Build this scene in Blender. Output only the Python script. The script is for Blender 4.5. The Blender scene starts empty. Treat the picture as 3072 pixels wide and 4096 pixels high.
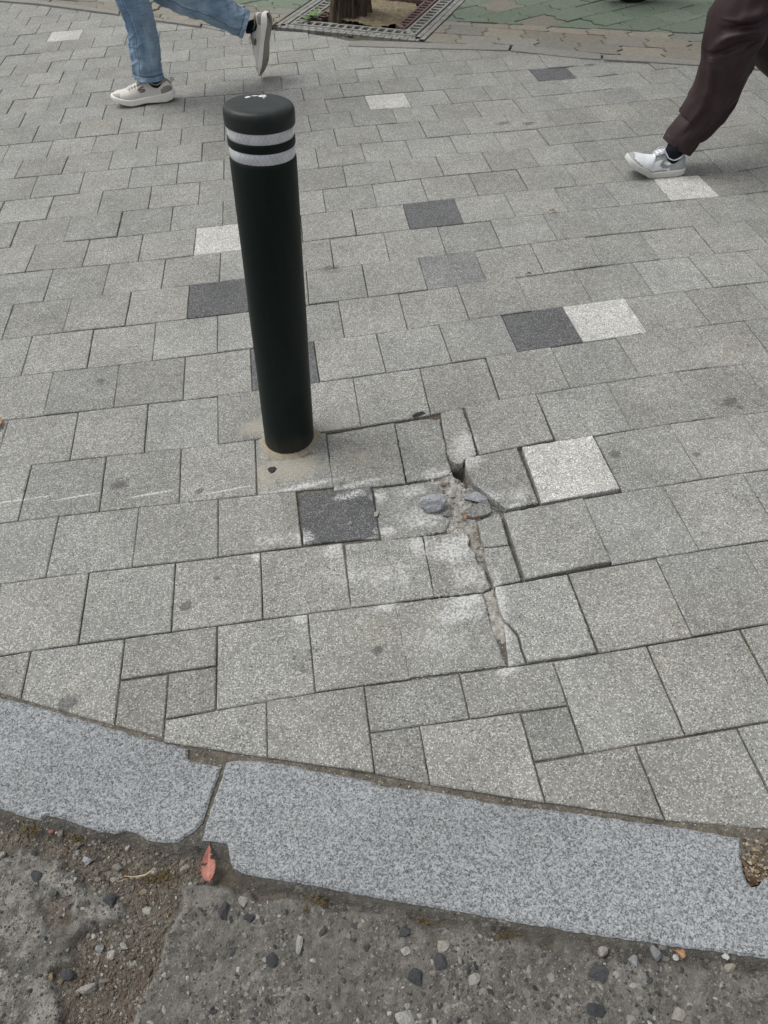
import bpy, bmesh, math, random
import numpy as np
from mathutils import Vector, Matrix, noise as mn

random.seed(7); np.random.seed(7)
scene = bpy.context.scene
col = scene.collection

# ------------------------------------------------------------ camera
F = 2841.0; CX, CY = 1536.0, 2048.0            # photo pixels (3072 x 4096)
R = np.array([[0.98905146, -0.14001083, -0.04662818],
              [-0.13623398, -0.7448379, -0.65318972],
              [0.0567232, 0.65239059, -0.75575724]])
C = np.array([0.61202656, -0.88369813, 1.31514896])
cam_d = bpy.data.cameras.new('camera'); cam = bpy.data.objects.new('camera', cam_d); col.objects.link(cam)
cam_d.sensor_fit = 'VERTICAL'; cam_d.sensor_height = 36.0; cam_d.lens = 36.0 * F / 4096.0
cam_d.clip_start = 0.02; cam_d.clip_end = 500.0
M3 = R.T @ np.diag([1, -1, -1])
m4 = Matrix.Identity(4)
for a in range(3):
    for b in range(3): m4[a][b] = M3[a, b]
    m4[a][3] = C[a]
cam.matrix_world = m4
scene.camera = cam

# ------------------------------------------------------------ overcast daylight
SUN_EL, SUN_AZ = math.radians(62), math.radians(150)   # direction towards the sun (from +x, ccw)
w = bpy.data.worlds.new('World'); scene.world = w; w.use_nodes = True
nt = w.node_tree; nt.nodes.clear()
sky = nt.nodes.new('ShaderNodeTexSky'); sky.sky_type = 'NISHITA'; sky.sun_disc = False
sky.sun_elevation = SUN_EL; sky.sun_rotation = math.pi / 2 - SUN_AZ
sky.air_density = 1.0; sky.dust_density = 4.0; sky.ozone_density = 1.0
hsv = nt.nodes.new('ShaderNodeHueSaturation'); hsv.inputs['Saturation'].default_value = 0.12
bg = nt.nodes.new('ShaderNodeBackground'); bg.inputs['Strength'].default_value = 0.13
wo = nt.nodes.new('ShaderNodeOutputWorld')
nt.links.new(sky.outputs[0], hsv.inputs['Color']); nt.links.new(hsv.outputs[0], bg.inputs['Color']); nt.links.new(bg.outputs[0], wo.inputs[0])
sd = bpy.data.lights.new('sun', 'SUN'); sd.energy = 1.2; sd.angle = math.radians(36); sd.color = (1.0, 0.97, 0.93)
so = bpy.data.objects.new('sun', sd); col.objects.link(so)
so.rotation_euler = Vector((math.cos(SUN_EL) * math.cos(SUN_AZ), math.cos(SUN_EL) * math.sin(SUN_AZ), math.sin(SUN_EL))).to_track_quat('Z', 'Y').to_euler()
so.location = (0, 0, 6)
scene.view_settings.view_transform = 'Standard'; scene.view_settings.look = 'None'
scene.view_settings.exposure = 0.24; scene.view_settings.gamma = 1.0
scene.view_settings.use_curve_mapping = False

# ------------------------------------------------------------ helpers
def ray(px, py): return R.T @ np.array([(px - CX) / F, (py - CY) / F, 1.0])
def g(px, py, z=0.0):                       # a point of the ground (height z) seen at a photo pixel
    d = ray(px, py); return C + d * ((z - C[2]) / d[2])
def gy(px, py, y):                          # the same on an upright plane at depth y
    d = ray(px, py); return C + d * ((y - C[1]) / d[1])
def g2(p, z=0.0):
    q = g(p[0], p[1], z); return (q[0], q[1])
UP = Vector((0.085, 0.044, 1.0)).normalized()   # plumb line: the pavement slopes a little

def tag(o, label=None, cat=None, group=None, kind=None):
    if label: o['label'] = label
    if cat: o['category'] = cat
    if group: o['group'] = group
    if kind: o['kind'] = kind
    return o
def empty(name, loc=(0, 0, 0)):
    o = bpy.data.objects.new(name, None); o.empty_display_size = 0.1; o.location = loc; col.objects.link(o); return o
def link(name, me, mats, parent=None):
    o = bpy.data.objects.new(name, me); col.objects.link(o)
    for m in (mats if isinstance(mats, (list, tuple)) else [mats]): me.materials.append(m)
    if parent is not None:
        p, q = Vector((0, 0, 0)), parent
        while q is not None: p = p + q.location; q = q.parent
        o.parent = parent; o.location = -p                   # meshes are written in world coordinates
    return o
def recentre(o, base):
    base = Vector(base); o.data.transform(Matrix.Translation(-base)); o.location = base; return o
class MB:
    def __init__(s): s.v = []; s.f = []; s.c = []; s.m = []; s.s = []
    def add(s, vs, fs, c=(1, 1, 1), m=0, smooth=False):
        n = len(s.v); s.v += [tuple(map(float, v)) for v in vs]
        for f in fs: s.f.append(tuple(i + n for i in f)); s.c.append(c); s.m.append(m); s.s.append(smooth)
    def box(s, o, ax, ay, az, c=(1, 1, 1), m=0, bev=0.0):
        o = np.array(o, float); ax, ay, az = (np.array(a, float) for a in (ax, ay, az))
        if bev <= 0:
            vs = [o, o+ax, o+ax+ay, o+ay, o+az, o+ax+az, o+ax+ay+az, o+ay+az]
            s.add(vs, [(3, 2, 1, 0), (4, 5, 6, 7), (0, 1, 5, 4), (1, 2, 6, 5), (2, 3, 7, 6), (3, 0, 4, 7)], c, m)
        else:
            ux, uy, uz = (a / np.linalg.norm(a) * bev for a in (ax, ay, az))
            lo = [o, o+ax, o+ax+ay, o+ay]; mid = [p+az-uz for p in lo]
            top = [o+az+ux+uy, o+ax+az-ux+uy, o+ax+ay+az-ux-uy, o+ay+az+ux-uy]
            vs = lo + mid + top
            fs = [(3, 2, 1, 0), (8, 9, 10, 11)]
            for k in range(4):
                n = (k + 1) % 4; fs += [(k, n, n+4, k+4), (k+4, n+4, n+8, k+8)]
            s.add(vs, fs, c, m)
    def loft(s, rings, c=(1, 1, 1), m=0, cap=True, smooth=True, closed=True):
        n = len(rings[0]); vs = [p for r in rings for p in r]; fs = []
        for k in range(len(rings) - 1):
            for a in range(n if closed else n - 1):
                b = (a + 1) % n; fs.append((k*n+a, k*n+b, (k+1)*n+b, (k+1)*n+a))
        if cap: fs.append(tuple(range(n))[::-1]); fs.append(tuple((len(rings)-1)*n + a for a in range(n)))
        s.add(vs, fs, c, m, smooth)
    def tube(s, pts, r, seg=8, c=(1, 1, 1), m=0, cap=True):
        pts = [np.array(p, float) for p in pts]; rings = []; prev = None
        for k, p in enumerate(pts):
            t = pts[min(k+1, len(pts)-1)] - pts[max(k-1, 0)]; t = t / (np.linalg.norm(t) + 1e-9)
            if prev is None:
                a = np.cross(t, [0.3, 0.2, 0.93]); 
            else: a = prev - t * (prev @ t)
            a = a / (np.linalg.norm(a) + 1e-9); prev = a; b = np.cross(t, a)
            rr = r[k] if isinstance(r, (list, tuple)) else r
            rings.append([p + rr * (math.cos(2*math.pi*q/seg) * a + math.sin(2*math.pi*q/seg) * b) for q in range(seg)])
        s.loft(rings, c, m, cap)
    def build(s, name, mats, parent=None, cname='tint'):
        me = bpy.data.meshes.new(name); me.from_pydata(s.v, [], s.f); me.update()
        me.polygons.foreach_set('use_smooth', s.s); me.polygons.foreach_set('material_index', s.m)
        at = me.attributes.new(cname, 'FLOAT_COLOR', 'FACE')
        at.data.foreach_set('color', np.array([(*c, 1.0) for c in s.c], dtype=np.float32).ravel())
        return link(name, me, mats, parent)
def grid_mesh(name, X, Y, Z, colr, mats, mask=None, parent=None):
    """height field from 2-D arrays, with a per-vertex colour"""
    ny, nx = X.shape
    co = np.stack([X, Y, Z], -1).reshape(-1, 3)
    idx = np.arange(ny * nx).reshape(ny, nx)
    q = np.stack([idx[:-1, :-1], idx[:-1, 1:], idx[1:, 1:], idx[1:, :-1]], -1).reshape(-1, 4)
    if mask is not None:
        mk = mask.reshape(-1); q = q[mk[q].all(1)]
        used = np.unique(q); rm = np.full(ny * nx, -1); rm[used] = np.arange(len(used)); q = rm[q]; co = co[used]; colr = colr.reshape(-1, 3)[used]
    me = bpy.data.meshes.new(name)
    me.vertices.add(len(co)); me.vertices.foreach_set('co', co.astype(np.float32).ravel())
    me.loops.add(q.size); me.loops.foreach_set('vertex_index', q.astype(np.int32).ravel())
    me.polygons.add(len(q)); me.polygons.foreach_set('loop_start', np.arange(0, q.size, 4, dtype=np.int32))
    me.polygons.foreach_set('use_smooth', np.ones(len(q), dtype=bool))
    me.update(calc_edges=True)
    at = me.attributes.new('tint', 'FLOAT_COLOR', 'POINT')
    at.data.foreach_set('color', np.concatenate([colr.reshape(-1, 3), np.ones((len(co), 1))], 1).astype(np.float32).ravel())
    return link(name, me, mats, parent)

def _h(ix, iy, s):
    h = (ix.astype(np.int64) * 374761393 + iy.astype(np.int64) * 668265263 + s * 974711) & 0x7fffffff
    h = ((h ^ (h >> 13)) * 1274126177) & 0x7fffffff
    return ((h ^ (h >> 16)) & 0xffff) / 65535.0
def vnoise(x, y, s=0):
    x = np.asarray(x, float); y = np.asarray(y, float)
    ix = np.floor(x).astype(np.int64); iy = np.floor(y).astype(np.int64); fx = x - ix; fy = y - iy
    fx = fx*fx*(3-2*fx); fy = fy*fy*(3-2*fy)
    a = _h(ix, iy, s)*(1-fx)+_h(ix+1, iy, s)*fx; b = _h(ix, iy+1, s)*(1-fx)+_h(ix+1, iy+1, s)*fx
    return a*(1-fy)+b*fy
def fbm(x, y, s=0, o=4, gain=0.5):
    t = 0; a = 1; n = 0
    for k in range(o):
        t = t + a * vnoise(x * 2**k, y * 2**k, s + 17*k); n += a; a *= gain
    return t / n
def sdf_poly(X, Y, poly):
    """signed distance to a polygon, negative inside"""
    d = np.full(X.shape, 1e9); ins = np.zeros(X.shape, bool); n = len(poly)
    for k in range(n):
        ax, ay = poly[k]; bx, by = poly[(k+1) % n]
        ex, ey = bx-ax, by-ay; wx, wy = X-ax, Y-ay
        t = np.clip((wx*ex+wy*ey)/(ex*ex+ey*ey+1e-12), 0, 1)
        d = np.minimum(d, (wx-ex*t)**2+(wy-ey*t)**2)
        cnd = ((ay > Y) != (by > Y)) & (X < (bx-ax)*(Y-ay)/((by-ay) + 1e-12)+ax); ins ^= cnd
    d = np.sqrt(d); return np.where(ins, -d, d)
def sstep(a, b, x):
    t = np.clip((x-a)/(b-a), 0, 1); return t*t*(3-2*t)

# ------------------------------------------------------------ materials
class NB:                                    # tiny node-building helper
    def __init__(s, name):
        s.m = bpy.data.materials.new(name); s.m.use_nodes = True; s.t = s.m.node_tree; s.n = s.t.nodes
        s.b = s.n['Principled BSDF']; s.tc = s.n.new('ShaderNodeTexCoord')
        s.co = s.tc.outputs['Object']
    def set(s, inp, v):
        if hasattr(v, 'is_output') or isinstance(v, bpy.types.NodeSocket): s.t.links.new(v, inp)
        elif isinstance(v, (tuple, list)) and inp.type == 'RGBA': inp.default_value = (*v[:3], 1.0)
        else: inp.default_value = v
    def attr(s, n='tint'):
        a = s.n.new('ShaderNodeAttribute'); a.attribute_name = n; return a.outputs['Color']
    def mapping(s, scale=(1, 1, 1), loc=(0, 0, 0), rot=(0, 0, 0), typ='POINT', src=None):
        n = s.n.new('ShaderNodeMapping'); n.vector_type = typ; n.inputs['Scale'].default_value = scale
        n.inputs['Location'].default_value = loc; n.inputs['Rotation'].default_value = rot
        s.t.links.new(src or s.co, n.inputs['Vector']); return n.outputs[0]
    def noise(s, scale, detail=4, rough=0.55, src=None, dist=0.0):
        n = s.n.new('ShaderNodeTexNoise'); n.inputs['Scale'].default_value = scale; n.inputs['Detail'].default_value = detail
        n.inputs['Roughness'].default_value = rough; n.inputs['Distortion'].default_value = dist
        s.t.links.new(src or s.co, n.inputs['Vector']); return n.outputs['Fac']
    def voro(s, scale, feat='F1', src=None, rnd=1.0):
        n = s.n.new('ShaderNodeTexVoronoi'); n.feature = feat; n.inputs['Scale'].default_value = scale
        n.inputs['Randomness'].default_value = rnd
        s.t.links.new(src or s.co, n.inputs['Vector']); return n
    def math(s, op, a, b=0.0, c=None):
        n = s.n.new('ShaderNodeMath'); n.operation = op; s.set(n.inputs[0], a); s.set(n.inputs[1], b)
        if c is not None: s.set(n.inputs[2], c)
        return n.outputs[0]
    def rng(s, v, a, b, c=0.0, d=1.0, smooth=True):
        n = s.n.new('ShaderNodeMapRange'); n.interpolation_type = 'SMOOTHSTEP' if smooth else 'LINEAR'
        s.set(n.inputs[0], v); n.inputs[1].default_value = a; n.inputs[2].default_value = b; n.inputs[3].default_value = c; n.inputs[4].default_value = d
        return n.outputs[0]
    def mix(s, f, a, b, mode='MIX'):
        n = s.n.new('ShaderNodeMix'); n.data_type = 'RGBA'; n.blend_type = mode; n.clamp_result = False
        s.set(n.inputs[0], f); s.set(n.inputs[6], a); s.set(n.inputs[7], b); return n.outputs[2]
    def sep(s, c):
        n = s.n.new('ShaderNodeSeparateColor'); s.t.links.new(c, n.inputs[0]); return n.outputs
    def xyz(s, v=None):
        n = s.n.new('ShaderNodeSeparateXYZ'); s.t.links.new(v or s.co, n.inputs[0]); return n.outputs
    def bump(s, h, strength=0.3, dist=0.002):
        n = s.n.new('ShaderNodeBump'); n.inputs['Strength'].default_value = strength; n.inputs['Distance'].default_value = dist
        s.t.links.new(h, n.inputs['Height']); s.t.links.new(n.outputs[0], s.b.inputs['Normal'])
    def out(s, color=None, rough=0.9, spec=0.3, metal=0.0):
        if color is not None: s.set(s.b.inputs['Base Color'], color)
        s.set(s.b.inputs['Roughness'], rough); s.b.inputs['Specular IOR Level'].default_value = spec; s.b.inputs['Metallic'].default_value = metal
        return s.m
    def blob(s, px, py, rx, ry, ang=0.0, soft=0.0):
        """mask of an elliptical stain given in photo pixels, radii in metres"""
        q = g(px, py)
        v = s.mapping((rx, ry, 10.0), (q[0], q[1], 0), (0, 0, ang), 'TEXTURE')
        n = s.n.new('ShaderNodeVectorMath'); n.operation = 'LENGTH'; s.t.links.new(v, n.inputs[0]); return n.outputs['Value']

def paver_mat(name, stains):
    b = NB(name); tint = b.attr()
    v1 = b.voro(310); c1 = b.sep(v1.outputs['Color']); d1 = v1.outputs['Distance']
    core = b.rng(d1, 0.60, 0.36)
    white = b.math('MULTIPLY', b.rng(c1[0], 0.60, 0.66), core)
    black = b.math('MULTIPLY', b.rng(c1[1], 0.925, 0.935), b.rng(d1, 0.62, 0.4))
    v2 = b.voro(600); c2 = b.sep(v2.outputs['Color'])
    fine = b.rng(c2[0], 0.0, 1.0, 0.72, 1.22, False)
    big = b.rng(b.noise(5.5, 5, 0.6), 0.3, 0.72, 0.84, 1.12, False)
    mid = b.rng(b.noise(34, 4, 0.65), 0.3, 0.7, 0.90, 1.09, False)
    k = b.math('MULTIPLY', b.math('MULTIPLY', fine, big), mid)
    vs = b.n.new('ShaderNodeVectorMath'); vs.operation = 'SCALE'; b.t.links.new(tint, vs.inputs[0]); b.t.links.new(k, vs.inputs['Scale'])
    base = vs.outputs[0]
    # grime: slightly warm, in patches
    base = b.mix(b.math('MULTIPLY', b.rng(b.noise(2.3, 4, 0.6), 0.48, 0.72), 0.28), base, b.mix(1.0, base, (0.92, 0.86, 0.72), 'MULTIPLY'))
    lite = b.mix(1.0, b.mix(1.0, base, (1.72, 1.72, 1.68), 'MULTIPLY'), (0.05, 0.05, 0.05), 'ADD')
    dim = b.math('MULTIPLY', b.rng(c1[2], 0.74, 0.80), b.rng(d1, 0.70, 0.45))
    base = b.mix(b.math('MULTIPLY', dim, .8), base, b.mix(1.0, base, (0.55, 0.55, 0.55), 'MULTIPLY'))
    base = b.mix(white, base, lite)
    base = b.mix(b.math('MULTIPLY', black, 0.72), base, (0.045, 0.044, 0.042))
    sp = b.voro(3.1, src=b.mapping((1, 1, 0))); spc = b.sep(sp.outputs['Color'])       # trodden gum and drips, here and there
    sd_ = b.math('ADD', sp.outputs['Distance'], b.math('MULTIPLY', b.math('SUBTRACT', b.noise(55, 4, .6), .5), .10))
    spm = b.math('MULTIPLY', b.rng(sd_, .055, .015), b.rng(spc[0], .45, .95))
    base = b.mix(b.math('MULTIPLY', spm, .6), base, (0.09, 0.088, 0.08))
    if stains:
        n1 = b.noise(42, 5, 0.7); n2 = b.noise(160, 3, 0.6)
        brk = b.math('ADD', b.math('MULTIPLY', n1, 1.5), b.math('MULTIPLY', n2, 0.8))    # about 1.15 mean
        def patches(lst, lo, hi):
            acc = None
            for p in lst:
                d = b.blob(*p[:5]); q = b.math('MULTIPLY', b.math('SUBTRACT', 1.0, d), p[5] if len(p) > 5 else 1.0)
                acc = q if acc is None else b.math('MAXIMUM', acc, q)
            return b.rng(b.math('ADD', acc, b.math('SUBTRACT', brk, 1.15)), lo, hi)
        be = patches(BEIGE, 0.02, 0.75)
        base = b.mix(b.math('MULTIPLY', be, 0.60), base, b.mix(mid, (0.30, 0.275, 0.22), (0.39, 0.36, 0.295)))
        wh = patches(WHITE, 0.06, 0.80)
        base = b.mix(b.math('MULTIPLY', b.math('MULTIPLY', wh, b.rng(n2, .34, .60, .12, .92)), b.rng(b.noise(420, 2, .6), .36, .56, .45, 1.0)), base, (0.62, 0.62, 0.61))
        dk = patches(DARK, 0.12, 0.5)
        base = b.mix(b.math('MULTIPLY', dk, 0.62), base, (0.062, 0.062, 0.06))
    hb = b.math('ADD', b.math('MULTIPLY', c1[0], 0.5), b.math('MULTIPLY', b.noise(300, 3, 0.6), 0.8))
    b.bump(hb, 0.55, 0.0016)
    return b.out(base, 0.88, 0.25)
# stains and other patches on the pavement: photo pixel of the centre, radii (m), angle, gain
WHITE = [(1410,1978,.065,.020,.13),(1212,2152,.035,.03,.0),(1471,2162,.045,.010,.13),(1171,1952,.17,.013,.13),(1444,1930,.11,.010,.13),
  (1519,1985,.035,.025,0),(1750,1898,.055,.035,.2),(1859,1790,.045,.075,-.2),(2058,2040,.03,.018,.2),(1542,2124,.035,.022,0),(1841,2160,.045,.025,0),
  (1805,2200,.075,.055,0),(1674,2179,.03,.05,0),(1335,2201,.035,.03,0),(1203,2475,.028,.02,0),(1542,2427,.04,.018,.1),(1859,2405,.07,.035,.1),
  (2013,2540,.02,.06,-.25),(2030,2680,.04,.02,.2),(1026,2226,.014,.02,0),(1850,2000,.06,.04,.2,.8),(1700,2060,.10,.06,0,.8),(1930,2010,.07,.05,.2,.9),(1640,1960,.06,.03,.1,.8),(1990,2420,.03,.12,-.2,.9),(1560,2300,.12,.06,0,.45),(1400,2300,.12,.05,0,.4),(1750,2560,.12,.06,0,.4),(1100,2160,.10,.03,0,.45),(1830,2460,.10,.03,.1,.8),(1880,1850,.05,.05,0,.9),(2080,1990,.05,.03,.2,.7),(1880,2300,.07,.06,0,.6),
  (95,1999,.10,.0042,.03,1.4),(300,1988,.085,.0042,.06,1.4),(610,1974,.075,.006,.07,1.3),(920,1958,.085,.0038,.08,1.25),(1205,1948,.10,.0045,.10,1.3)]
BEIGE = [(1165,1860,.115,.075,.1,1.3),(1155,1790,.095,.09,0,1.5),(1030,1710,.07,.05,0,.9),(1330,1720,.07,.05,0,.7),(1450,1830,.09,.07,0,.55),(1060,1900,.05,.09,0,.8)]
DARK = [(743,2423,.017,.014,.3,2.2),(272,2810,.03,.022,.5,1.0),(2922,1608,.034,.02,.3,1.1),(2961,1629,.012,.012,0,1.2),(2786,1819,.014,.011,0,1.2),(2461,1816,.03,.02,0,.7),
  (404,1526,.03,.024,0,.7),(474,1937,.035,.03,0,.7),(797,1964,.014,.010,.4,1.6),(866,2311,.012,.008,0,1.1),(1510,2600,.02,.016,0,.8),(2360,260,.035,.02,0,1.2),
  (2010,494,.05,.03,0,.7),(2115,495,.04,.025,0,.9),(690,3190,.02,.02,0,.4),(1210,2650,.06,.05,0,.4),(1330,1075,.06,.05,0,.5),(340,2960,.04,.04,0,.4),(1160,1822,.085,.02,.0,.9)]  # last one darkens the paving along the front of the bollard foot
paver_plain = paver_mat('paver_concrete', False)
paver_stained = paver_mat('paver_concrete_stained', True)

def simple(name, colr, rough=0.8, spec=0.3, var=0.15, nscale=30, metal=0.0, bump=0.0, bscale=200):
    b = NB(name); k = b.rng(b.noise(nscale, 5, 0.6), 0.3, 0.7, 1 - var, 1 + var, False)
    vs = b.n.new('ShaderNodeVectorMath'); vs.operation = 'SCALE'; vs.inputs[0].default_value = colr; b.t.links.new(k, vs.inputs['Scale'])
    if bump: b.bump(b.noise(bscale, 4, 0.6), bump, 0.002)
    return b.out(vs.outputs[0], rough, spec, metal)
def tinted(name, nscale=60, var=0.25, rough=0.95, spec=0.2, bump=0.5, bscale=260, grain=0.0, agg=0.0):
    b = NB(name); k = b.rng(b.noise(nscale, 6, 0.7), 0.3, 0.7, 1 - var, 1 + var, False)
    k = b.math('MULTIPLY', k, b.rng(b.noise(nscale * 7, 3, 0.6), 0.3, 0.7, 1 - var, 1 + var, False))
    vs = b.n.new('ShaderNodeVectorMath'); vs.operation = 'SCALE'; b.t.links.new(b.attr(), vs.inputs[0]); b.t.links.new(k, vs.inputs['Scale'])
    c = vs.outputs[0]
    if agg:                                     # crushed stone showing in the worn binder
        for sc_, p_ in ((330, .50), (70, .26), (150, .42)):
            wv = b.mapping(); va = b.n.new('ShaderNodeVectorMath'); va.operation = 'ADD'; nz = b.n.new('ShaderNodeTexNoise'); nz.inputs['Scale'].default_value = sc_*1.3; b.t.links.new(b.co, nz.inputs['Vector'])
            vsn = b.n.new('ShaderNodeVectorMath'); vsn.operation = 'SCALE'; vsn.inputs['Scale'].default_value = .9/sc_; b.t.links.new(nz.outputs['Color'], vsn.inputs[0]); b.t.links.new(b.co, va.inputs[0]); b.t.links.new(vsn.outputs[0], va.inputs[1])
            v = b.voro(sc_, src=va.outputs[0]); cc = b.sep(v.outputs['Color']); on = b.math('MULTIPLY', b.rng(cc[0], 1-p_, 1-p_+.03), b.rng(v.outputs['Distance'], .50, .36))
            on = b.math('MULTIPLY', on, b.rng(b.noise(9, 3, .6), .32, .6))
            tone = b.mix(b.rng(cc[1], .35, .95), b.mix(b.rng(cc[2], .3, .7), (.040, .042, .045), (.085, .08, .072)), (.30, .29, .265))
            c = b.mix(b.math('MULTIPLY', on, agg), c, tone)
    if grain:
        v = b.voro(330); cc = b.sep(v.outputs['Color']); core = b.rng(v.outputs['Distance'], 0.6, 0.35)
        c = b.mix(b.math('MULTIPLY', b.math('MULTIPLY', b.rng(cc[0], 1 - grain, 1 - grain + .05), core), .8), c, (0.42, 0.40, 0.36))
        c = b.mix(b.math('MULTIPLY', b.math('MULTIPLY', b.rng(cc[1], 1 - grain, 1 - grain + .05), core), .7), c, (0.05, 0.045, 0.04))
    b.bump(b.math('ADD', b.noise(bscale, 5, 0.65), b.math('MULTIPLY', b.noise(bscale * .25, 3, .6), 1.5)), bump, 0.003)
    return b.out(c, rough, spec)
def granite_mat():
    b = NB('kerb_granite')
    v = b.voro(430); cc = b.sep(v.outputs['Color']); v2 = b.voro(215); c2 = b.sep(v2.outputs['Color'])
    n = b.noise(150, 5, 0.75); n2 = b.noise(480, 3, 0.7)
    f = b.math('ADD', b.math('MULTIPLY', cc[0], 0.42), b.math('ADD', b.math('MULTIPLY', n, 0.62), b.math('MULTIPLY', c2[0], 0.16)))
    f = b.math('ADD', f, b.math('MULTIPLY', b.math('SUBTRACT', n2, .5), 0.5))
    c = b.mix(b.rng(f, 0.30, 0.86, 0, 1, False), (0.058, 0.064, 0.070), (0.375, 0.393, 0.402))
    big = b.rng(b.noise(4, 4, 0.6), 0.3, 0.7, 0.88, 1.08, False)
    vs = b.n.new('ShaderNodeVectorMath'); vs.operation = 'SCALE'; b.t.links.new(c, vs.inputs[0]); b.t.links.new(big, vs.inputs['Scale'])
    c = b.mix(b.math('MULTIPLY', b.rng(cc[1], 0.94, 0.95), 0.7), vs.outputs[0], (0.06, 0.06, 0.065))
    # mud rubbed into the sides and low chipped parts of the stone
    z = b.xyz()[2]
    c = b.mix(b.rng(b.math('ADD', z, b.math('MULTIPLY', b.noise(60, 4, .6), 0.006)), -0.001, -0.006), c, (0.15, 0.135, 0.115))
    b.bump(f, 0.35, 0.0015)
    return b.out(c, 0.8, 0.3)
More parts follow.
